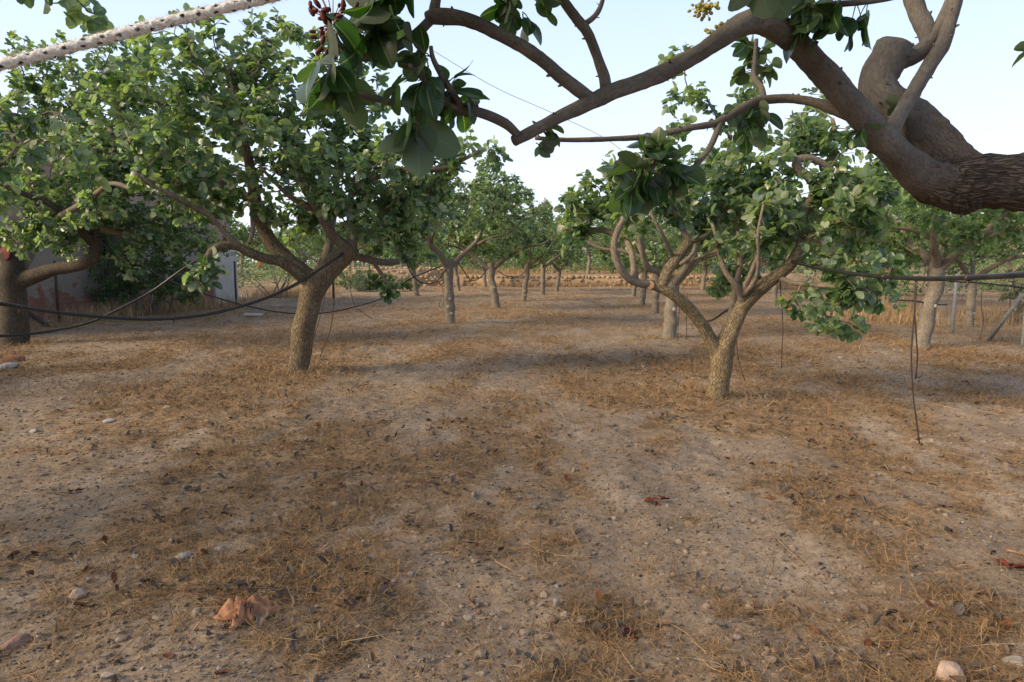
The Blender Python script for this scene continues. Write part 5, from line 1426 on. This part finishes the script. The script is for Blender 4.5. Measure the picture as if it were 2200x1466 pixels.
# pebbles
def pebble_field(name, n, y0, y1, size, mat, bias=.5, lo=.35):
    x, y = sample_ground(n, y0, y1, .95, mask=False, left_bias=bias)
    ph = np.linspace(0, np.pi, 4)[1:-1]; th = np.arange(6) / 6 * 2 * np.pi
    base = [[0, 0, 1]] + [[math.sin(a) * math.cos(t + a), math.sin(a) * math.sin(t + a), math.cos(a)] for a in ph for t in th] + [[0, 0, -1]]
    base = np.array(base); K = len(base)
    T = [[0, 1 + j, 1 + (j + 1) % 6] for j in range(6)] + [[K - 1, 7 + (j + 1) % 6, 7 + j] for j in range(6)]
    Qd = [[1 + j, 7 + j, 7 + (j + 1) % 6, 1 + (j + 1) % 6] for j in range(6)]
    s = size * np.exp(np.clip(RNG.normal(scale=.5, size=n), -1.2, .95)) * (1 + y * .05)
    V = base[None] * (1 + RNG.normal(scale=.2, size=(n, K, 1))) * (s[:, None, None] * np.stack([RNG.uniform(.8, 1.5, n), RNG.uniform(.7, 1.2, n), RNG.uniform(.4, .8, n)], -1)[:, None])
    a = RNG.uniform(0, 6.28, n); ca, sa = np.cos(a)[:, None], np.sin(a)[:, None]
    V = np.stack([V[..., 0] * ca - V[..., 1] * sa, V[..., 0] * sa + V[..., 1] * ca, V[..., 2]], -1)
    V = V + np.stack([x, y, gz2(x, y) + s * .15], -1)[:, None]
    A = np.zeros((n, K, 3)); A[..., 2] = RNG.uniform(size=n)[:, None]
    off = (np.arange(n) * K)[:, None, None]
    o = link(name, mesh_np(name, V.reshape(-1, 3), [(np.array(Qd)[None] + off).reshape(-1, 4), (np.array(T)[None] + off).reshape(-1, 3)], {'luv': A.reshape(-1, 3)}, False), mat)
    return tag(o, kind='stuff')


M_PEB = rnd_mat('pebbles', [(0, (.17, .125, .10)), (.5, (.27, .21, .17)), (.85, (.34, .285, .24)), (1, (.46, .42, .38))], .9)
M_CRUMB = rnd_mat('soil_crumbs', [(0, (.06, .045, .036)), (.6, (.16, .115, .085)), (1, (.27, .20, .15))], .95)
pebble_field('pebbles', 42000, 1.5, 13, .0024, M_PEB, .25)
pebble_field('stone_chips', 1500, 1.6, 13, .0075, M_PEB, .6)
M_CLOD = rnd_mat('soil_clods', [(0, (.17, .125, .095)), (.6, (.29, .225, .175)), (1, (.38, .305, .245))], .95)
pebble_field('soil_clods', 6500, 1.5, 10, .0062, M_CLOD, .0)
pebble_field('soil_crumbs', 42000, 1.5, 11, .0027, M_CRUMB, .0)

# ------------------------------------------------------------------ countable things lying on the ground
def stone(px, py, wpx, col, label, flat=.55, seed=0, group='stones lying on the soil', dep=.8):
    rg = np.random.default_rng(seed + 40)
    p_ = gnd(px, py); w = wpx * np.linalg.norm(p_ - [0, 0, HC]) / F
    mb = MB()
    ph = np.linspace(0, np.pi, 9); th = np.arange(14) / 14 * 2 * np.pi
    cutN = nrm(rg.normal(size=(7, 3))); cutD = rg.uniform(.55, .85, 7)
    P = []
    for a in ph:
        for t in th:
            v = np.array([math.sin(a) * math.cos(t), math.sin(a) * math.sin(t), math.cos(a)])
            k_ = 1.0
            for nn_, dd in zip(cutN, cutD):
                c_ = v @ nn_
                if c_ * k_ > dd: k_ = dd / c_
            P.append(v * k_ * (1 + rg.normal(scale=.012)))
    P = np.array(P) * np.array([w / 2, w * dep / 2, w * flat / 2]) * 1.2
    i = np.arange(8)[:, None]; j = np.arange(14)[None]
    mb.add(P, np.stack([i * 14 + j, (i + 1) * 14 + j, (i + 1) * 14 + (j + 1) % 14, i * 14 + (j + 1) % 14], -1).reshape(-1, 4))
    o = link('stone', mb.mesh('stone', smooth=False), simple_mat('stone_surface', col, .9, 40, .25, .2, .4, .003))
    o.location = (p_[0], p_[1], float(gz2(np.array([p_[0]]), np.array([p_[1]]))[0]) + w * flat * .18)
    o.rotation_euler = (rg.uniform(-.15, .15), rg.uniform(-.15, .15), rg.uniform(0, 6))
    return tag(o, label, 'stone', group)


stone(167, 1282, 26, (0.302, 0.238, 0.209), 'pale pinkish pointed stone on bare soil, lower left', .8, 1)
stone(30, 1380, 44, (0.240, 0.150, 0.125), 'flat reddish brown stone at the lower left corner', .35, 2)
stone(395, 1203, 28, (0.259, 0.245, 0.230), 'light grey stone beside the tangled straw, lower left', .6, 3)
stone(470, 1188, 22, (0.302, 0.259, 0.238), 'small whitish pink stone right of the light grey stone', .6, 4)
stone(2035, 1455, 50, (0.400, 0.300, 0.250), 'large pinkish rounded stone at the bottom edge, right of middle', .75, 5)
stone(1195, 1300, 18, (0.302, 0.266, 0.238), 'round pale pebble near the yellow stalks, lower middle', .8, 6)
stone(235, 903, 19, (0.317, 0.317, 0.310), 'flat grey white stone on the straw left of the fissured trunk', .4, 7)
stone(75, 918, 19, (0.302, 0.288, 0.266), 'flat whitish stone near the left edge on straw', .4, 8)
stone(360, 880, 19, (0.288, 0.266, 0.245), 'flat beige stone among straw left of the trunk', .35, 9)
stone(1320, 1110, 14, (0.288, 0.259, 0.230), 'small white stone by the dark dead leaves, centre', .7, 10)
stone(885, 1240, 22, (0.220, 0.190, 0.175), 'dull grey clod on bare soil, lower middle left', .6, 11)
stone(1005, 1318, 18, (0.288, 0.259, 0.238), 'small pale stone right of the grey clod', .7, 12)
stone(1035, 1447, 20, (0.302, 0.252, 0.209), 'beige stone at the bottom edge left of middle', .7, 13)
stone(2185, 1432, 36, (0.317, 0.288, 0.245), 'pale cream stone in straw at the lower right corner', .5, 14)
stone(795, 1300, 24, (0.180, 0.155, 0.145), 'dark grey flat stone among brown weeds, lower middle left', .5, 15)
stone(20, 790, 30, (0.331, 0.317, 0.302), 'white rubble stone under the thick pale trunk at left', .5, 16)
stone(30, 775, 32, (.21, .095, .065), 'orange red brick rubble beside the thick pale trunk', .4, 17)
stone(1150, 1085, 16, (0.160, 0.145, 0.150), 'small blue grey stone on bare soil, centre', .7, 18)


def slab(px, py, w, d, h, mat, label, rz):
    p_ = gnd(px, py)
    mb = MB(); mb.box((0, 0, 0), (w, d, h))
    o = link('slab', mb.mesh('slab', smooth=False), mat); o.location = (p_[0], p_[1], float(gz(p_[0], p_[1])) + h * .5 + .005); o.rotation_euler = (.03, .04, rz)
    bv = o.modifiers.new('bevel', 'BEVEL'); bv.width = .012; bv.segments = 2
    return tag(o, label, 'slab')


slab(545, 683, .38, .22, .05, M_CONC, 'flat pale concrete slab on the ground left of the fissured trunk', .2)

# the crumpled tan rag
RNG = np.random.default_rng(31)
p_ = gnd(530, 1340)
M_RAG = simple_mat('tan_cloth', (.34, .175, .10), .8, 35, .3, .2, .4, .004)
nr_, nt_ = 26, 96
rho = np.linspace(0, 1, nr_)[:, None]; th = (np.arange(nt_) / nt_ * 2 * np.pi)[None]
lobes = np.zeros((1, nt_))
for a0, amp, wd in ((3.3, .105, .34), (2.75, .085, .26), (4.5, .085, .30), (.45, .115, .30), (1.0, .080, .24), (1.9, .070, .24), (5.5, .05, .3)):
    dth = (th - a0 + np.pi) % (2 * np.pi) - np.pi
    lobes = np.maximum(lobes, .034 + (amp - .034) * np.exp(-(dth / wd) ** 2))
rr_ = lobes * rho ** .9
wob = fbm(np.cos(th) * 3 + rho * 4 + 9, np.sin(th) * 3 + rho * 3 + 9, 61, 3) - .5
tt = th + .35 * wob * (1 - rho)
fold = np.abs(np.sin(th * 5.5 + wob * 5)) ** 1.3
hgt = .058 * (1 - rho) ** .8 * (.55 + .45 * fold) + .030 * fold * np.sin(np.clip(rho * 1.15, 0, 1) * np.pi) * (lobes / .1) + .020 * np.abs(fbm(rr_ * np.cos(th) * 45 + 5, rr_ * np.sin(th) * 45 + 5, 77, 3) - .5) + .006
hgt = hgt + .022 * np.clip(rho - .75, 0, 1) / .25 * np.clip(lobes / .1 - .6, 0, 1) * (.5 + wob)
P = np.stack([rr_ * np.cos(tt), rr_ * np.sin(tt) * 1.05, np.maximum(hgt, .004)], -1).reshape(-1, 3)
i, j = np.meshgrid(np.arange(nr_ - 1), np.arange(nt_), indexing='ij')
mb = MB(); mb.add(P, np.stack([i * nt_ + j, (i + 1) * nt_ + j, (i + 1) * nt_ + (j + 1) % nt_, i * nt_ + (j + 1) % nt_], -1).reshape(-1, 4))
rag = link('rag', mb.mesh('rag'), M_RAG)
rag.location = (p_[0], p_[1], float(gz2(np.array([p_[0]]), np.array([p_[1]]))[0]))
tag(rag, 'crumpled orange tan rag on the ground, lower left', 'rag')
sm = rag.modifiers.new('thick', 'SOLIDIFY'); sm.thickness = .0025


def stick(pts, r, label, mat=None):
    P = []
    for px, py, h in pts:
        q = gnd(px, py, h); q[2] = max(q[2], h + float(gz2(np.array([q[0]]), np.array([q[1]]))[0])); P.append(q)
    P, R = catmull(np.array(P) + RNG.normal(scale=.006, size=(len(P), 3)) * [1, 1, .2], np.linspace(r * .72, r * .4, len(P)), .02)
    mb = MB(); tube(mb, P, R, 7, .15, 3, 30)
    o = link('dry_stalk', mb.mesh('dry_stalk', off=P[0]), mat or M_TWIGDRY); o.location = P[0]
    return tag(o, label, 'stalk', 'dry stalks lying on the ground')


M_PALESTK = simple_mat('pale_straw_stalk', (.30, .195, .10), .8, 40, .3)
stick([(1192, 1194, .008), (1240, 1196, .01), (1282, 1198, .008)], .0035, 'straight pale stalk lying across the middle of the foreground', M_PALESTK)
stick([(1212, 1098, .01), (1235, 1145, .014), (1262, 1200, .01)], .0028, 'long thin yellow stalk slanting into the straight pale stalk', M_PALESTK)
stick([(1065, 1205, .008), (1100, 1225, .012), (1135, 1243, .008)], .004, 'pair of orange brown stalk pieces left of the pale stalk')
stick([(1668, 1155, .01), (1700, 1185, .015), (1748, 1232, .01)], .003, 'long slanting straw stalk right of centre', M_PALESTK)
stick([(1505, 1420, .01), (1540, 1440, .014), (1600, 1466, .01)], .0035, 'pale straw stalk at the bottom edge right of middle', M_PALESTK)
stick([(1435, 1335, .008), (1470, 1360, .012), (1500, 1388, .008)], .0028, 'short straw stalk above the dark leaf, lower right of middle', M_PALESTK)
stick([(2105, 1350, .01), (2150, 1354, .012), (2190, 1360, .01)], .004, 'orange brown stick near the lower right corner')
stick([(240, 1430, .008), (280, 1390, .012), (318, 1338, .01)], .003, 'thin brown stalk on bare soil left of the rag')
stick([(425, 1365, .005), (427, 1345, .04), (432, 1332, .06)], .004, 'short upright broken stem left of the rag')
stick([(2165, 1190, .01), (2185, 1196, .014), (2215, 1202, .01)], .006, 'thick rust coloured stick at the right edge')
M_REDLEAF = simple_mat('rust_red_leaf', (.11, .026, .016), .7, 60, .5)


def red_leaf(px, py, n, L, label):
    p_ = gnd(px, py); p_[2] = float(gz2(np.array([p_[0]]), np.array([p_[1]]))[0]) + .012
    P = np.tile(p_, (n, 1)) + RNG.normal(scale=.012, size=(n, 3)) * [1, 1, .2]
    D = nrm(RNG.normal(size=(n, 3)) * [1, 1, .3]); N = RNG.normal(scale=.4, size=(n, 3)) + [0, 0, 1]; N = nrm(N - D * np.sum(N * D, -1, keepdims=True))
    LL = RNG.uniform(.7, 1.2, n) * L
    o = link('dead_leaf', leaf_mesh('dead_leaf', P, D, N, LL, LL * .6, RNG.uniform(size=n), .8, RNG.uniform(-.5, .5, n), 8, 5, .06, off=p_), M_REDLEAF); o.location = p_
    return tag(o, label, 'leaf', 'curled red leaves on the ground')


red_leaf(1415, 1082, 4, .045, 'dark red curled leaf on bare soil right of centre')
red_leaf(1335, 1362, 4, .05, 'rust red curled leaf near the bottom, right of middle')
red_leaf(2172, 1232, 4, .05, 'bright red dried leaf near the right edge')
red_leaf(155, 1058, 3, .05, 'orange brown curled leaf on grey soil at left')
